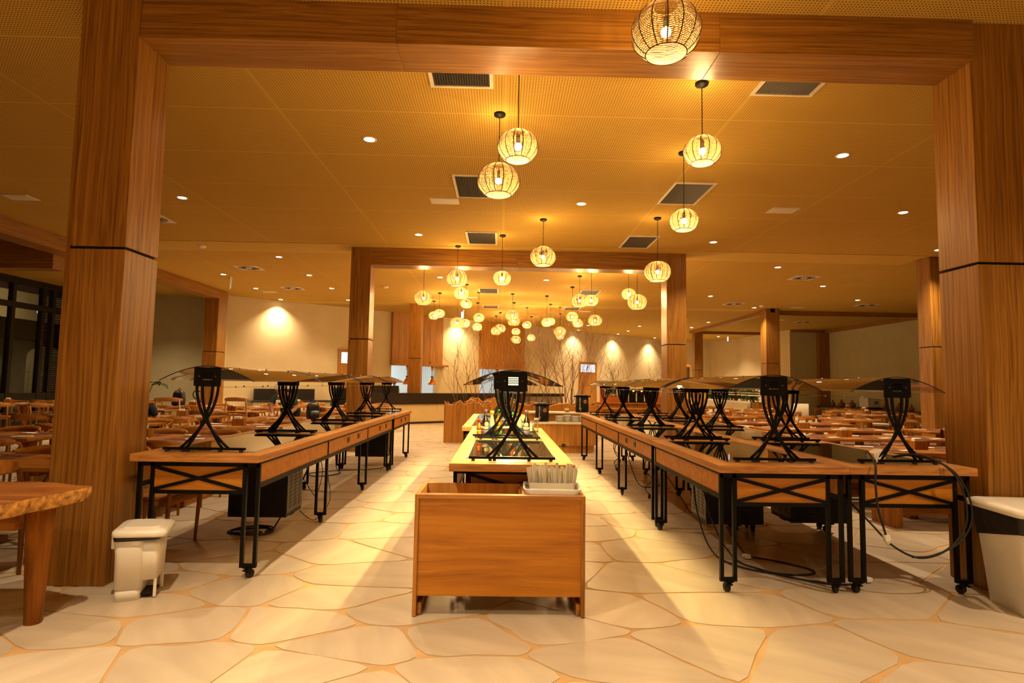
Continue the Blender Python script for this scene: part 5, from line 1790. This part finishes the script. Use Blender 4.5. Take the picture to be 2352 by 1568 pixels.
wavy_planter((-.25, 16.4, 0), 0, 1.5, .8, .98, 'second wavy wooden planter behind the first, mostly hidden', .05, 4)
branches((-.35, 16.75, .84), 12, 2.0, .35, 'dense dry branches behind the lit guard, second planter', 5, .45, .18, .008)
wavy_planter((1.25, 15.6, 0), 0, 1.9, .8, .92, 'low wavy wooden planter behind the rounded counter', .03, 1)
branches((.75, 15.95, .78), 11, 2.1, .3, 'tall dry branches behind the left soup urn', 8, .3, .18, .009)
branches((1.75, 15.95, .78), 16, 2.45, .40, 'tallest dense dry branches beside the right soup urn', 11, .35, .18, .010)
wavy_planter((2.35, 17.6, 0), 0, 1.4, .7, .85, 'wavy wooden planter before the right kitchen door, behind the urn', .03, 3)
branches((2.4, 17.9, .70), 12, 2.2, .30, 'dry branches standing in front of the right kitchen door', 21, .3, .18, .009)
for k, (x, y, n, h, lab) in enumerate(((5.2, 25.8, 12, 1.7, 'small dry branch cluster by the back wall, left of the far right pillar'), (7.4, 26.2, 10, 1.9, 'thin dry branch cluster by the back wall near the far right pillar'))):
    e = empty('floor_planter', (x, y, 0), 0, 'orange-brown box planter at the back, holding %s' % ['the left small branches', 'the thin branches near the pillar'][k], 'planter')
    MB().box(-.4, .4, -.25, .25, 0, 1.0).build('box', 'orange_lacquer', e, bevel=.01)
    MB().box(-.37, .37, -.22, .22, .995, 1.005).build('soil', 'yard_dark', e)
    branches((x, y, 1.0), n, h, .35, lab, 40 + k, .25, .12, .010)

# ------------------------------------------------------------------ rounded two-tier counter with plates and urns
rc = empty('serving_counter', (0, 0, 0), 0, 'rounded walnut counter with two pale tops holding plates and urns', 'counter')
def plan(off, y0, y1, x0, x1, r_):
    pts = [(x0 - off, y1 + off), (x0 - off, y0 - off)]
    for i in range(9):
        a = R(-90 + 90 * i / 8)
        pts.append((x1 - r_ + (r_ + off) * math.cos(a), y0 + r_ + (r_ + off) * math.sin(a)))
    pts.append((x1 + off, y1 + off))
    return pts
RX0, RX1, RY0, RY1 = .62, 2.12, 12.5, 13.7
pl_ = plan(0, RY0, RY1, RX0, RX1, .38)
MB().prism(plan(-.05, RY0, RY1, RX0, RX1, .38), 0, .16).build('toe_kick', 'clad_z', rc)
# vertical cladding boards round the front
per = []
for (xa, ya), (xb, yb) in zip(pl_[:-1], pl_[1:]):
    L_ = math.hypot(xb - xa, yb - ya)
    m_ = max(1, int(round(L_ / .125)))
    for i in range(m_):
        t0, t1 = i / m_, (i + 1) / m_
        per.append(((xa + (xb - xa) * t0, ya + (yb - ya) * t0), (xa + (xb - xa) * t1, ya + (yb - ya) * t1)))
MB().prism(plan(-.03, RY0, RY1, RX0, RX1, .38), .16, .61).build('core', 'clad_z', rc)
for a, c in per:
    d = Vector((c[0] - a[0], c[1] - a[1], 0)).normalized()
    k = MB()
    nrm = Vector((d.y, -d.x, 0))
    p0, p1 = Vector((a[0], a[1], 0)) + d * .0008 - nrm * .03, Vector((c[0], c[1], 0)) - d * .0008 - nrm * .03
    k.add([p0 + nrm * .03 + Vector((0, 0, .16)), p1 + nrm * .03 + Vector((0, 0, .16)), p1 + nrm * .03 + Vector((0, 0, .61)), p0 + nrm * .03 + Vector((0, 0, .61)),
           p0 + Vector((0, 0, .16)), p1 + Vector((0, 0, .16)), p1 + Vector((0, 0, .61)), p0 + Vector((0, 0, .61))], [(0, 1, 2, 3), (7, 6, 5, 4), (0, 3, 7, 4), (1, 5, 6, 2), (0, 4, 5, 1), (3, 2, 6, 7)])
    k.build('board', 'clad_z', rc)
MB().prism(plan(.02, RY0, RY1, RX0, RX1, .38), .61, .645).build('lower_top', 'stone_top', rc, bevel=.004)
MB().box(RX0, RX1 - .02, RY1 - .62, RY1, .645, .80).build('upper_tier', 'clad_z', rc)
MB().box(RX0 - .02, RX1, RY1 - .66, RY1 + .02, .80, .832).build('upper_top', 'stone_top', rc, bevel=.004)
MB().box(1.32, 1.40, RY0 - .012, RY0 + .01, .13, .20).build('floor_socket', 'socket', rc)
plate_me = MB().lathe([(.001, .004), (.055, .0), (.062, .004), (.093, .018), (.095, .021), (.06, .009), (.001, .008)], 20).mesh('plate', 'porcelain')
for k, (x, nn) in enumerate(((1.30, 8), (1.47, 9), (1.64, 8), (1.80, 8))):
    for i in range(nn):
        one('plate', plate_me, (x + rng.uniform(-.002, .002), RY0 + .30 + (k % 2) * .03, .645 + i * .0155), rng.uniform(0, 6), 'white round plate, %s from the bottom of the %s stack on the rounded counter' % (ORD[i], ORD[k]), 'plate', 'plates of the %s stack' % ORD[k])
def urn(x, y, z, label):
    e = empty('soup_urn', (x, y, z), R(8), label, 'urn', None)
    MB().lathe([(.15, 0), (.155, .02), (.15, .03)], 20).build('base', 'black_plastic', e)
    MB().lathe([(.145, .03), (.150, .06), (.145, .36)], 24).build('body', 'black_plastic', e)
    MB().lathe([(.160, .36), (.162, .375), (.10, .40), (.02, .405), (.02, .425), (.001, .428)], 24).build('lid', 'black_plastic', e)
    MB().lathe([(.10, .398), (.10, .406), (.06, .408)], 20).build('lid_ring', 'steel', e)
    for s_ in (-1, 1): MB().box(s_ * .17 - .03, s_ * .17 + .03, -.03, .03, .345, .375).build('handle', 'black_plastic', e, bevel=.008)
    t = MB()
    t.tube([(-.085, -.125, .07), (-.085, -.125, .34)], .012, 8)
    t.tube([(-.085, -.12, .07), (-.085, -.17, .07), (-.085, -.19, .045)], .012, 8)
    t.tube([(-.12, -.17, .085), (-.06, -.17, .10)], .008, 6)
    t.build('gauge_tap', 'steel', e)
    lg = MB()
    ring = [(.040 * math.cos(2 * PI * i / 28), .040 * math.sin(2 * PI * i / 28)) for i in range(28)]
    def cyl_pt(u, v, d=.004):
        a = R(-78) + u / .147
        rr_ = .149 + d
        return (rr_ * math.cos(a), rr_ * math.sin(a), .245 + v)
    vs = [cyl_pt(u, v) for u, v in ring] + [cyl_pt(0, 0)]
    lg.add(vs, [(i, (i + 1) % 28, 28) for i in range(28)])
    lo_ = lg.build('emblem', 'copper_flat', e)
    ht = MB()
    hp = [(0, -.026), (-.012, -.014), (-.024, .002), (-.022, .014), (-.012, .020), (0, .012), (.012, .020), (.022, .014), (.024, .002), (.012, -.014)]
    o1 = [cyl_pt(u, v, .006) for u, v in hp]
    o2 = [cyl_pt(u * .62, v * .62 + .001, .006) for u, v in hp]
    ht.add(o1 + o2, [(i, (i + 1) % 10, 10 + (i + 1) % 10, 10 + i) for i in range(10)])
    ht.add([cyl_pt(-.005, -.004, .0062), cyl_pt(.005, -.004, .0062), cyl_pt(.005, .006, .0062), cyl_pt(-.005, .006, .0062)], [(0, 1, 2, 3)])
    ht.build('heart_mark', 'black_plastic', e)
    return e
M['copper_flat'] = plain('copper_flat', (0.62, 0.27, 0.04), 0.5, vary=0.05)
urn(.92, RY0 + .38, .645, 'black soup urn with orange heart emblem on the lower counter tier, left')
urn(1.87, RY1 - .32, .832, 'black soup urn with orange heart emblem on the upper counter tier, right')
for k, (x, y, z, lab) in enumerate(((.78, RY0 + .12, .645, 'small white card on a wooden stand by the left urn'), (1.52, RY1 - .35, .832, 'small white card on a wooden stand by the right urn'))):
    e = empty('name_card', (x, y, z), 0, lab, 'card holder')
    MB().box(-.05, .05, -.03, .03, 0, .035).build('stand', 'chairwood_x', e, bevel=.004)
    MB().bar((0, .0, .035), (0, .02, .085), .10, .003, up=(1, 0, 0)).build('card', 'paper', e)
    MB().box(-.05, .05, -.004, .004, .035, .085).build('card_back', 'paper', e)

# ------------------------------------------------------------------ coffee bar under the right guards: orange shelf, dispensers, plants
kb = empty('coffee_bar', (4.6, 21.4, 0), 0, 'orange wooden shelf bar with planter seen under the right guards', 'shelf unit')
MB().box(-1.2, 1.2, -.3, .3, 0, .80).build('base', 'chairwood_z', kb)
MB().box(-1.25, 1.25, -.35, .35, .80, .84).build('worktop', 'oak_x', kb, bevel=.004)
MB().box(-.95, -.80, -.1, .1, .84, 1.5).build('end_post', 'orange_lacquer', kb)
MB().box(-.80, -.30, -.15, .15, .84, 1.04).build('plant_box', 'orange_lacquer', kb)
MB().box(.95, 1.25, -.1, .1, .84, 1.5).build('tall_panel', 'orange_lacquer', kb)
leafy((4.05, 21.4, 1.04), 18, .5, .2, 'green potted plants in the orange box under the right guards', lw=.05, ll=.2, mat='leaf', sy=.1)
for k in range(4):
    e = empty('dispenser', (4.55 + k * .30, 21.4, .84), 0, 'black drink dispenser on the orange bar, %s from the left' % ORD[k], 'dispenser', 'black drink dispensers')
    MB().box(-.12, .12, -.14, .14, 0, .05).build('base', 'black_plastic', e, bevel=.01)
    MB().box(-.12, .12, .0, .14, .05, .46).build('body', 'black_plastic', e, bevel=.02)
    MB().box(-.12, .12, -.12, .14, .34, .50).build('head', 'black_plastic', e, bevel=.02)
    MB().lathe([(.02, .30), (.02, .34)], 8, c=(0, -.07, 0)).build('nozzle', 'steel', e)
    MB().box(-.03, .03, -.125, -.119, .40, .46).build('light_panel', 'ember', e)
for k, (x, y, rz) in enumerate(((3.6, 19.7, .4), (5.0, 19.6, -.3), (6.0, 19.9, 2.8), (4.3, 23.3, 3.0))):
    barrel(x, y, rz, 'wooden barrel chair near the orange coffee bar, %s' % ['left one', 'middle one', 'right one', 'behind the bar'][k])
e = empty('pedestal_table', (4.8, 18.4, 0), 0, 'x', 'table')
bpy.data.objects.remove(e)
dup(round0, (3.9, 18.3, 0), 0, 'round wooden pedestal table in front of the orange coffee bar')
# broad-leaved plant by the back wall and another beside the left alcove
def broadleaf(loc, n, h, label, big=.28):
    e = empty('broadleaf_plant', loc, 0, label, 'plant')
    MB().lathe([(.16, 0), (.20, .05), (.22, .38), (.19, .40), (.001, .38)], 16).build('pot', 'clay', e)
    for i in range(n):
        a = 2 * PI * i / n + rng.uniform(-.3, .3)
        hh = h * rng.uniform(.6, 1)
        o = Vector((math.cos(a), math.sin(a), 0))
        P = [Vector((0, 0, .38)), Vector((0, 0, .38)) + o * .08 + Vector((0, 0, hh * .6)), o * .22 + Vector((0, 0, .38 + hh))]
        MB().tube(P, .008, 4).build('stem', 'leaf', e)
        c = P[2]
        sd_ = Vector((-o.y, o.x, 0))
        rows = []
        for q in range(6):
            t_ = q / 5
            wv = big * .36 * math.sin(PI * min(1, t_ * .92 + .08)) ** .8
            p = c + o * big * t_ + Vector((0, 0, .06 * math.sin(t_ * 2.5) - .10 * t_ * t_))
            rows.append([p - sd_ * wv + Vector((0, 0, .02)), p, p + sd_ * wv + Vector((0, 0, .02))])
        MB().grid(rows).build('leaf', 'leaf', e)
    return e
broadleaf((4.85, 22.9, .0), 7, 1.15, 'broad-leaved green plant above the right guards near the back wall', .42)
broadleaf((-7.36, 12.15, 0), 5, 1.05, 'dark broad-leaved plant peeking out right of the near left pillar', .34)

# fire extinguisher and bags in the left alcove
fe = empty('fire_extinguisher', (-9.2, 18.3, 0), 0, 'red fire extinguisher with black hose beside the left walnut post', 'fire extinguisher')
MB().lathe([(.08, 0), (.085, .02), (.085, .55), (.06, .62), (.03, .66)], 14).build('cylinder', 'red', fe)
MB().bar((-.1, 0, .70), (.12, 0, .78), .03, .03).build('lever', 'red', fe)
MB().tube(smoothpath([(0, 0, .70), (-.12, 0, .82), (-.26, 0, .86), (-.30, 0, 1.0), (-.2, 0, 1.1), (-.08, 0, 1.04)], 5), .018, 6).build('hose', 'rubber', fe)
def backpack(loc, rz, label, s_=1.0, strap='red'):
    e = empty('backpack', loc, rz, label, 'bag')
    P = rrect(-.17, .17, -.10, .10, .07)
    loft(MB(), [([(x * a * s_, y * a * s_) for x, y in P], z * s_) for a, z in ((.92, 0), (1.0, .05), (1.02, .2), (.95, .34), (.7, .42), (.3, .45))]).build('body', 'bag', e)
    P = rrect(-.13, .13, -.15, -.09, .03)
    loft(MB(), [([(x * a * s_, y * s_) for x, y in P], z * s_) for a, z in ((.95, .03), (1.0, .08), (.9, .22))]).build('pocket', 'bag', e)
    MB().tube([(x * s_, .02, z * s_) for x, z in ((-.05, .43), (-.05, .49), (.0, .52), (.05, .49), (.05, .43))], .012 * s_, 6).build('handle', strap, e)
    return e
backpack((-3.46, 10.92, .75), .7, 'black backpack standing on a table behind the left guards', .68, 'rubber')
backpack((-8.3, 15.3, .75), -.2, 'dark bag with red handle on a table in front of the left alcove', .9, 'red')
backpack((-11.2, 15.6, .75), .3, 'black bag lying on a far left table by the dark windows', 1.1, 'white_plastic')
sk = empty('plastic_bag', (-10.65, 15.15, .75), 0, 'white plastic bag standing knotted on a far left table', 'bag')
rows = []
for i in range(9):
    z = .46 * i / 8
    r_ = (.17, .19, .18, .17, .15, .135, .12, .10, .13)[i]
    rows.append([(r_ * (1 + .13 * math.sin(j * 2.1 + i * .9)) * math.cos(2 * PI * j / 16), r_ * .7 * (1 + .12 * math.sin(j * 3.1 + i)) * math.sin(2 * PI * j / 16), z + (.05 * math.sin(j * 1.2) if i == 8 else 0)) for j in range(17)])
    rows[-1][-1] = rows[-1][0]
MB().grid(rows).build('sack', 'white_cloth', sk)
MB().lathe([(.14, 0), (.12, .04), (.001, .05)], 12).build('contents', 'navy_cloth', sk)

# ------------------------------------------------------------------ people
def skin_mesh(name, verts, edges, radii, root=0, lv=2):
    me = bpy.data.meshes.new(name)
    me.from_pydata([tuple(v) for v in verts], edges, [])
    o = bpy.data.objects.new(name, me)
    COL.objects.link(o)
    sk_ = o.modifiers.new('skin', 'SKIN')
    for i, v in enumerate(me.skin_vertices[0].data):
        r_ = radii[i]
        v.radius = (r_, r_) if not isinstance(r_, tuple) else r_
        v.use_root = i == root
    sub = o.modifiers.new('sub', 'SUBSURF')
    sub.levels = sub.render_levels = lv
    dg = bpy.context.evaluated_depsgraph_get()
    ev = bpy.data.meshes.new_from_object(o.evaluated_get(dg))
    bpy.data.objects.remove(o)
    return ev
def lerp(a, b_, t): return Vector(a) * (1 - t) + Vector(b_) * t
def hand(V, E_, Rr, wrist, dirv, palm_n, side, curl=.5, start=None):
    """palm plus five bent fingers, appended to a skin graph"""
    d, nrm = Vector(dirv).normalized(), Vector(palm_n).normalized()
    s_ = d.cross(nrm).normalized() * side
    w0 = start
    pc = len(V)
    V.append(Vector(wrist) + d * .05)
    Rr.append((.034, .018))
    E_.append((w0, pc))
    for k, (off, ln) in enumerate(((-.027, .066), (-.009, .078), (.009, .074), (.026, .060))):
        a = len(V)
        b0 = Vector(wrist) + d * .088 + s_ * off
        d1 = (d * math.cos(curl * .5) + nrm * math.sin(curl * .5))
        d2 = (d * math.cos(curl * 1.3) + nrm * math.sin(curl * 1.3))
        V += [b0, b0 + d1 * ln * .5, b0 + d1 * ln * .5 + d2 * ln * .5]
        Rr += [.0095, .0085, .0075]
        E_ += [(pc, a), (a, a + 1), (a + 1, a + 2)]
    a = len(V)
    t0 = Vector(wrist) + d * .035 - s_ * .036
    td = (d * .8 - s_ * .55 + nrm * .4).normalized()
    V += [t0, t0 + td * .032, t0 + td * .058 + d * .008]
    Rr += [.011, .010, .008]
    E_ += [(pc, a), (a, a + 1), (a + 1, a + 2)]
def head_mesh(bm, c, face, up=(0, 0, 1), r_=.105):
    f = Vector(face).normalized()
    u = Vector(up)
    u = (u - f * u.dot(f)).normalized()
    s_ = f.cross(u)
    n, m_ = 20, 16
    vs = []
    def P(a, b_):
        x, y, z = math.sin(b_) * math.sin(a), math.sin(b_) * math.cos(a), math.cos(b_)
        lx, ly, lz = x * .76 * r_, y * .95 * r_, z * 1.12 * r_
        if z < -.1:
            lx *= 1 - .30 * min(1, (-z - .1) / .8)
            ly *= 1 - .10 * min(1, (-z - .1) / .8)
        if y > .5:
            ly += .020 * math.exp(-((x / .13) ** 2 + ((z + .18) / .20) ** 2))        # nose
            ly -= .011 * math.exp(-(((abs(x) - .33) / .14) ** 2 + ((z - .05) / .10) ** 2))  # eye sockets
            ly += .006 * math.exp(-((x / .30) ** 2 + ((z + .52) / .08) ** 2))        # lips
            ly += .006 * math.exp(-((x / .25) ** 2 + ((z + .80) / .12) ** 2))        # chin
            ly += .004 * math.exp(-((z - .20) / .08) ** 2)                            # brow
        if abs(y) < .35 and abs(x) > .8: lx *= 1 + .16 * math.exp(-(((z + .05) / .25) ** 2))   # ears
        return Vector(c) + s_ * lx + f * ly + u * lz
    for i in range(m_ + 1):
        for j in range(n): vs.append(bm.verts.new(P(2 * PI * j / n, PI * i / m_)))
    for i in range(m_):
        for j in range(n):
            q = [vs[i * n + j], vs[i * n + (j + 1) % n], vs[(i + 1) * n + (j + 1) % n], vs[(i + 1) * n + j]]
            try: bm.faces.new(q)
            except ValueError: pass
    return f, u, s_
def person(loc, rz, J, label, shirt, trousers, hat=None, hair=True, extras=None, sleeves=.55):
    e = empty('person', loc, rz, label, 'person')
    V = [Vector(J[k]) for k in ('pelvis', 'belly', 'chest', 'neck')]
    Rr = [(.135, .10), (.125, .10), (.145, .105), .052]
    E_ = [(0, 1), (1, 2), (2, 3)]
    hc = Vector(J['head'])
    V.append(lerp(J['neck'], hc, .55))
    Rr.append(.050)
    E_.append((3, 4))
    tV, tE, tR = [], [], []
    for s_ in ('l', 'r'):
        i0 = len(V)
        V += [Vector(J['sh_' + s_]), Vector(J['el_' + s_]), lerp(J['el_' + s_], J['wr_' + s_], .45), Vector(J['wr_' + s_])]
        Rr += [.058, .043, .042, .027]
        E_ += [(2, i0), (i0, i0 + 1), (i0 + 1, i0 + 2), (i0 + 2, i0 + 3)]
        d = Vector(J['wr_' + s_]) - Vector(J['el_' + s_])
        hand(V, E_, Rr, J['wr_' + s_], J.get('hd_' + s_, d), J.get('pn_' + s_, (0, 0, -1)), 1 if s_ == 'l' else -1, .6, i0 + 3)
        i1 = len(V)
        V += [Vector(J['hip_' + s_]), Vector(J['kn_' + s_]), lerp(J['kn_' + s_], J['an_' + s_], .4), Vector(J['an_' + s_]), Vector(J['toe_' + s_])]
        Rr += [.088, .060, .055, .040, .034]
        E_ += [(0, i1), (i1, i1 + 1), (i1 + 1, i1 + 2), (i1 + 2, i1 + 3), (i1 + 3, i1 + 4)]
    body = skin_mesh('body', V, E_, Rr)
    bm = bmesh.new()
    bm.from_mesh(body)
    f, u, sd_ = head_mesh(bm, hc, J['face'], J.get('up', (0, 0, 1)))
    bm.normal_update()
    bm.to_mesh(body)
    bm.free()
    body.materials.clear()
    body.materials.append(M['skin'])
    for p in body.polygons: p.use_smooth = True
    bo = bpy.data.objects.new('body', body)
    COL.objects.link(bo)
    bo.parent = e
    rm = bo.modifiers.new('join', 'REMESH')
    rm.mode = 'VOXEL'
    rm.voxel_size = .008
    rm.use_smooth_shade = True
    # shirt over torso and upper arms
    g_ = 1.13
    V2 = [lerp(J['pelvis'], J['belly'], .05), Vector(J['belly']), Vector(J['chest']), lerp(J['chest'], J['neck'], .62)]
    R2 = [(.150, .118), (.143, .118), (.160, .120), .075]
    E2 = [(0, 1), (1, 2), (2, 3)]
    for s_ in ('l', 'r'):
        i0 = len(V2)
        V2 += [Vector(J['sh_' + s_]), lerp(J['sh_' + s_], J['el_' + s_], sleeves), lerp(J['sh_' + s_], J['el_' + s_], sleeves + .25)]
        R2 += [.072, .064, .062]
        E2 += [(2, i0), (i0, i0 + 1), (i0 + 1, i0 + 2)]
    sm_ = skin_mesh('shirt', V2, E2, R2)
    sm_.materials.clear()
    sm_.materials.append(M[shirt])
    for p in sm_.polygons: p.use_smooth = True
    so = bpy.data.objects.new('shirt', sm_)
    COL.objects.link(so)
    so.parent = e
    V3, R3, E3 = [Vector(J['pelvis'])], [(.148, .115)], []
    for s_ in ('l', 'r'):
        i0 = len(V3)
        V3 += [Vector(J['hip_' + s_]), Vector(J['kn_' + s_]), lerp(J['kn_' + s_], J['an_' + s_], .92)]
        R3 += [.102, .074, .058]
        E3 += [(0, i0), (i0, i0 + 1), (i0 + 1, i0 + 2)]
    tm = skin_mesh('trousers', V3, E3, R3)
    tm.materials.clear()
    tm.materials.append(M[trousers])
    for p in tm.polygons: p.use_smooth = True
    to = bpy.data.objects.new('trousers', tm)
    COL.objects.link(to)
    to.parent = e
    for s_ in ('l', 'r'):
        a, t_ = Vector(J['an_' + s_]), Vector(J['toe_' + s_])
        k = MB()
        d = (t_ - a)
        d.z = 0
        d.normalize()
        k.bar(Vector((a.x, a.y, .045)) - d * .07, Vector((t_.x, t_.y, .04)) + d * .05, .10, .085)
        k.build('shoe', 'rubber', e, bevel=.03)
    if hair:
        k = MB()
        for i in range(8):
            b0, b1 = R(6 + 78 * i / 8), R(6 + 78 * (i + 1) / 8)
        rows = []
        for i in range(9):
            b_ = R(4 + 12.5 * i)
            row = []
            for j in range(17):
                a = R(-180) + 2 * PI * j / 16
                lim = .55 if math.cos(a) > .45 else 1.0
                bb_ = b_ * lim
                p = hc + sd_ * (math.sin(bb_) * math.sin(a) * .087) + f * (math.sin(bb_) * math.cos(a) * .106) + u * (math.cos(bb_) * .127)
                row.append(p)
            rows.append(row)
        k.grid(rows)
        k.build('hair', 'hair', e)
    if hat:
        k = MB()
        rows = []
        for i in range(7):
            b_ = R(3 + 12.2 * i)
            rows.append([hc + sd_ * (math.sin(b_) * math.sin(2 * PI * j / 16) * .092) + f * (math.sin(b_) * math.cos(2 * PI * j / 16) * .112) + u * (math.cos(b_) * .135 + .004) for j in range(17)])
        k.grid(rows)
        k.build('cap', hat, e)
    eyes = MB()
    for q in (-1, 1): eyes.ball(hc + sd_ * q * .030 + f * .088 + u * .008, .0085, n=8)
    eyes.build('eyes', 'hair', e)
    if extras: extras(e, J)
    return e
def badge(e, J):
    c = Vector(J['chest'])
    MB().box(-.13, -.045, -.008, 0, -.03, .025).build('name_badge', 'paper', e, (c.x, c.y - .155, c.z - .06), (R(-22), 0, 0))
    MB().lathe([(.022, 0), (.022, .005), (.001, .006)], 12).build('round_pin', 'paper', e, (c.x - .085, c.y - .158, c.z + .045), (R(70), 0, 0))
    MB().box(-.075, .085, -.006, 0, -.03, .03).build('shirt_print', 'lab_lime', e, (c.x + .02, c.y - .13, c.z - .16), (R(-12), 0, 0))
# person wiping a table, leaning forward
person((-4.25, 11.46, 0), 0, dict(pelvis=(.05, .42, .84), belly=(.04, .34, .96), chest=(.02, .18, 1.10), neck=(0, .04, 1.20), head=(-.03, -.03, 1.29), face=(-.12, -.86, -.5), up=(0, -.4, .9),
       sh_l=(.19, .12, 1.13), el_l=(.25, .10, .90), wr_l=(.18, -.10, .80), hd_l=(-.2, -.9, -.15), sh_r=(-.18, .12, 1.12), el_r=(-.20, .02, .95), wr_r=(-.10, -.14, .80), hd_r=(.25, -.9, -.1),
       hip_l=(.14, .44, .80), kn_l=(.15, .40, .45), an_l=(.15, .48, .08), toe_l=(.16, .32, .05), hip_r=(-.05, .44, .80), kn_r=(-.06, .36, .45), an_r=(-.06, .46, .08), toe_r=(-.07, .30, .05)),
       'person in dark green shirt, white cap and badge, leaning over a left dining table', 'green_cloth', 'navy_cloth', 'white_cloth', True, badge)
# person in dark clothes seated, half hidden by the left pillar
person((-6.40, 10.52, 0), R(-8), dict(pelvis=(0, 0, .52), belly=(0, .02, .66), chest=(0, .06, .88), neck=(0, .07, 1.02), head=(0, .09, 1.13), face=(0, 1, -.2),
       sh_l=(-.19, .06, .96), el_l=(-.24, .14, .72), wr_l=(-.12, .34, .79), sh_r=(.19, .06, .96), el_r=(.24, .14, .72), wr_r=(.12, .34, .79),
       hip_l=(-.10, .04, .50), kn_l=(-.13, .42, .50), an_l=(-.13, .40, .08), toe_l=(-.13, .54, .05), hip_r=(.10, .04, .50), kn_r=(.13, .42, .50), an_r=(.13, .40, .08), toe_r=(.13, .54, .05)),
       'person in dark navy clothes sitting half hidden behind the near left pillar', 'navy_cloth', 'navy_cloth', None, True)
# person in yellow at the right, seen under the guards
person((5.55, 16.4, 0), R(150), dict(pelvis=(0, -.05, .90), belly=(0, 0, 1.03), chest=(0, .12, 1.22), neck=(0, .22, 1.36), head=(0, .29, 1.46), face=(0, .9, -.4),
       sh_l=(-.19, .14, 1.27), el_l=(-.25, .26, 1.03), wr_l=(-.14, .44, .92), sh_r=(.19, .14, 1.27), el_r=(.25, .26, 1.03), wr_r=(.14, .44, .92),
       hip_l=(-.10, -.06, .86), kn_l=(-.10, .02, .47), an_l=(-.10, -.04, .08), toe_l=(-.10, .11, .05), hip_r=(.10, -.06, .86), kn_r=(.11, .0, .47), an_r=(.11, -.06, .08), toe_r=(.11, .09, .05)),
       'person in bright yellow top and dark trousers, bending over beyond the right guards', 'yellow_cloth', 'navy_cloth', None, True)
# kitchen worker, only the head shows in the left hatch
p = WB @ Vector((s_of(-3.86), 1.1, 0))
person(p, AW, dict(pelvis=(0, 0, .86), belly=(0, 0, 1.0), chest=(0, 0, 1.14), neck=(0, 0, 1.28), head=(0, .02, 1.42), face=(.3, 1, 0),
       sh_l=(-.18, 0, 1.20), el_l=(-.24, .03, .95), wr_l=(-.2, .2, .85), sh_r=(.18, 0, 1.20), el_r=(.24, .03, .95), wr_r=(.2, .2, .85),
       hip_l=(-.10, 0, .84), kn_l=(-.10, .02, .46), an_l=(-.10, 0, .08), toe_l=(-.10, .15, .05), hip_r=(.10, 0, .84), kn_r=(.10, .02, .46), an_r=(.10, 0, .08), toe_r=(.10, .15, .05)),
       'dark-haired kitchen worker seen from behind in the left hatch', 'white_cloth', 'navy_cloth', None, True)
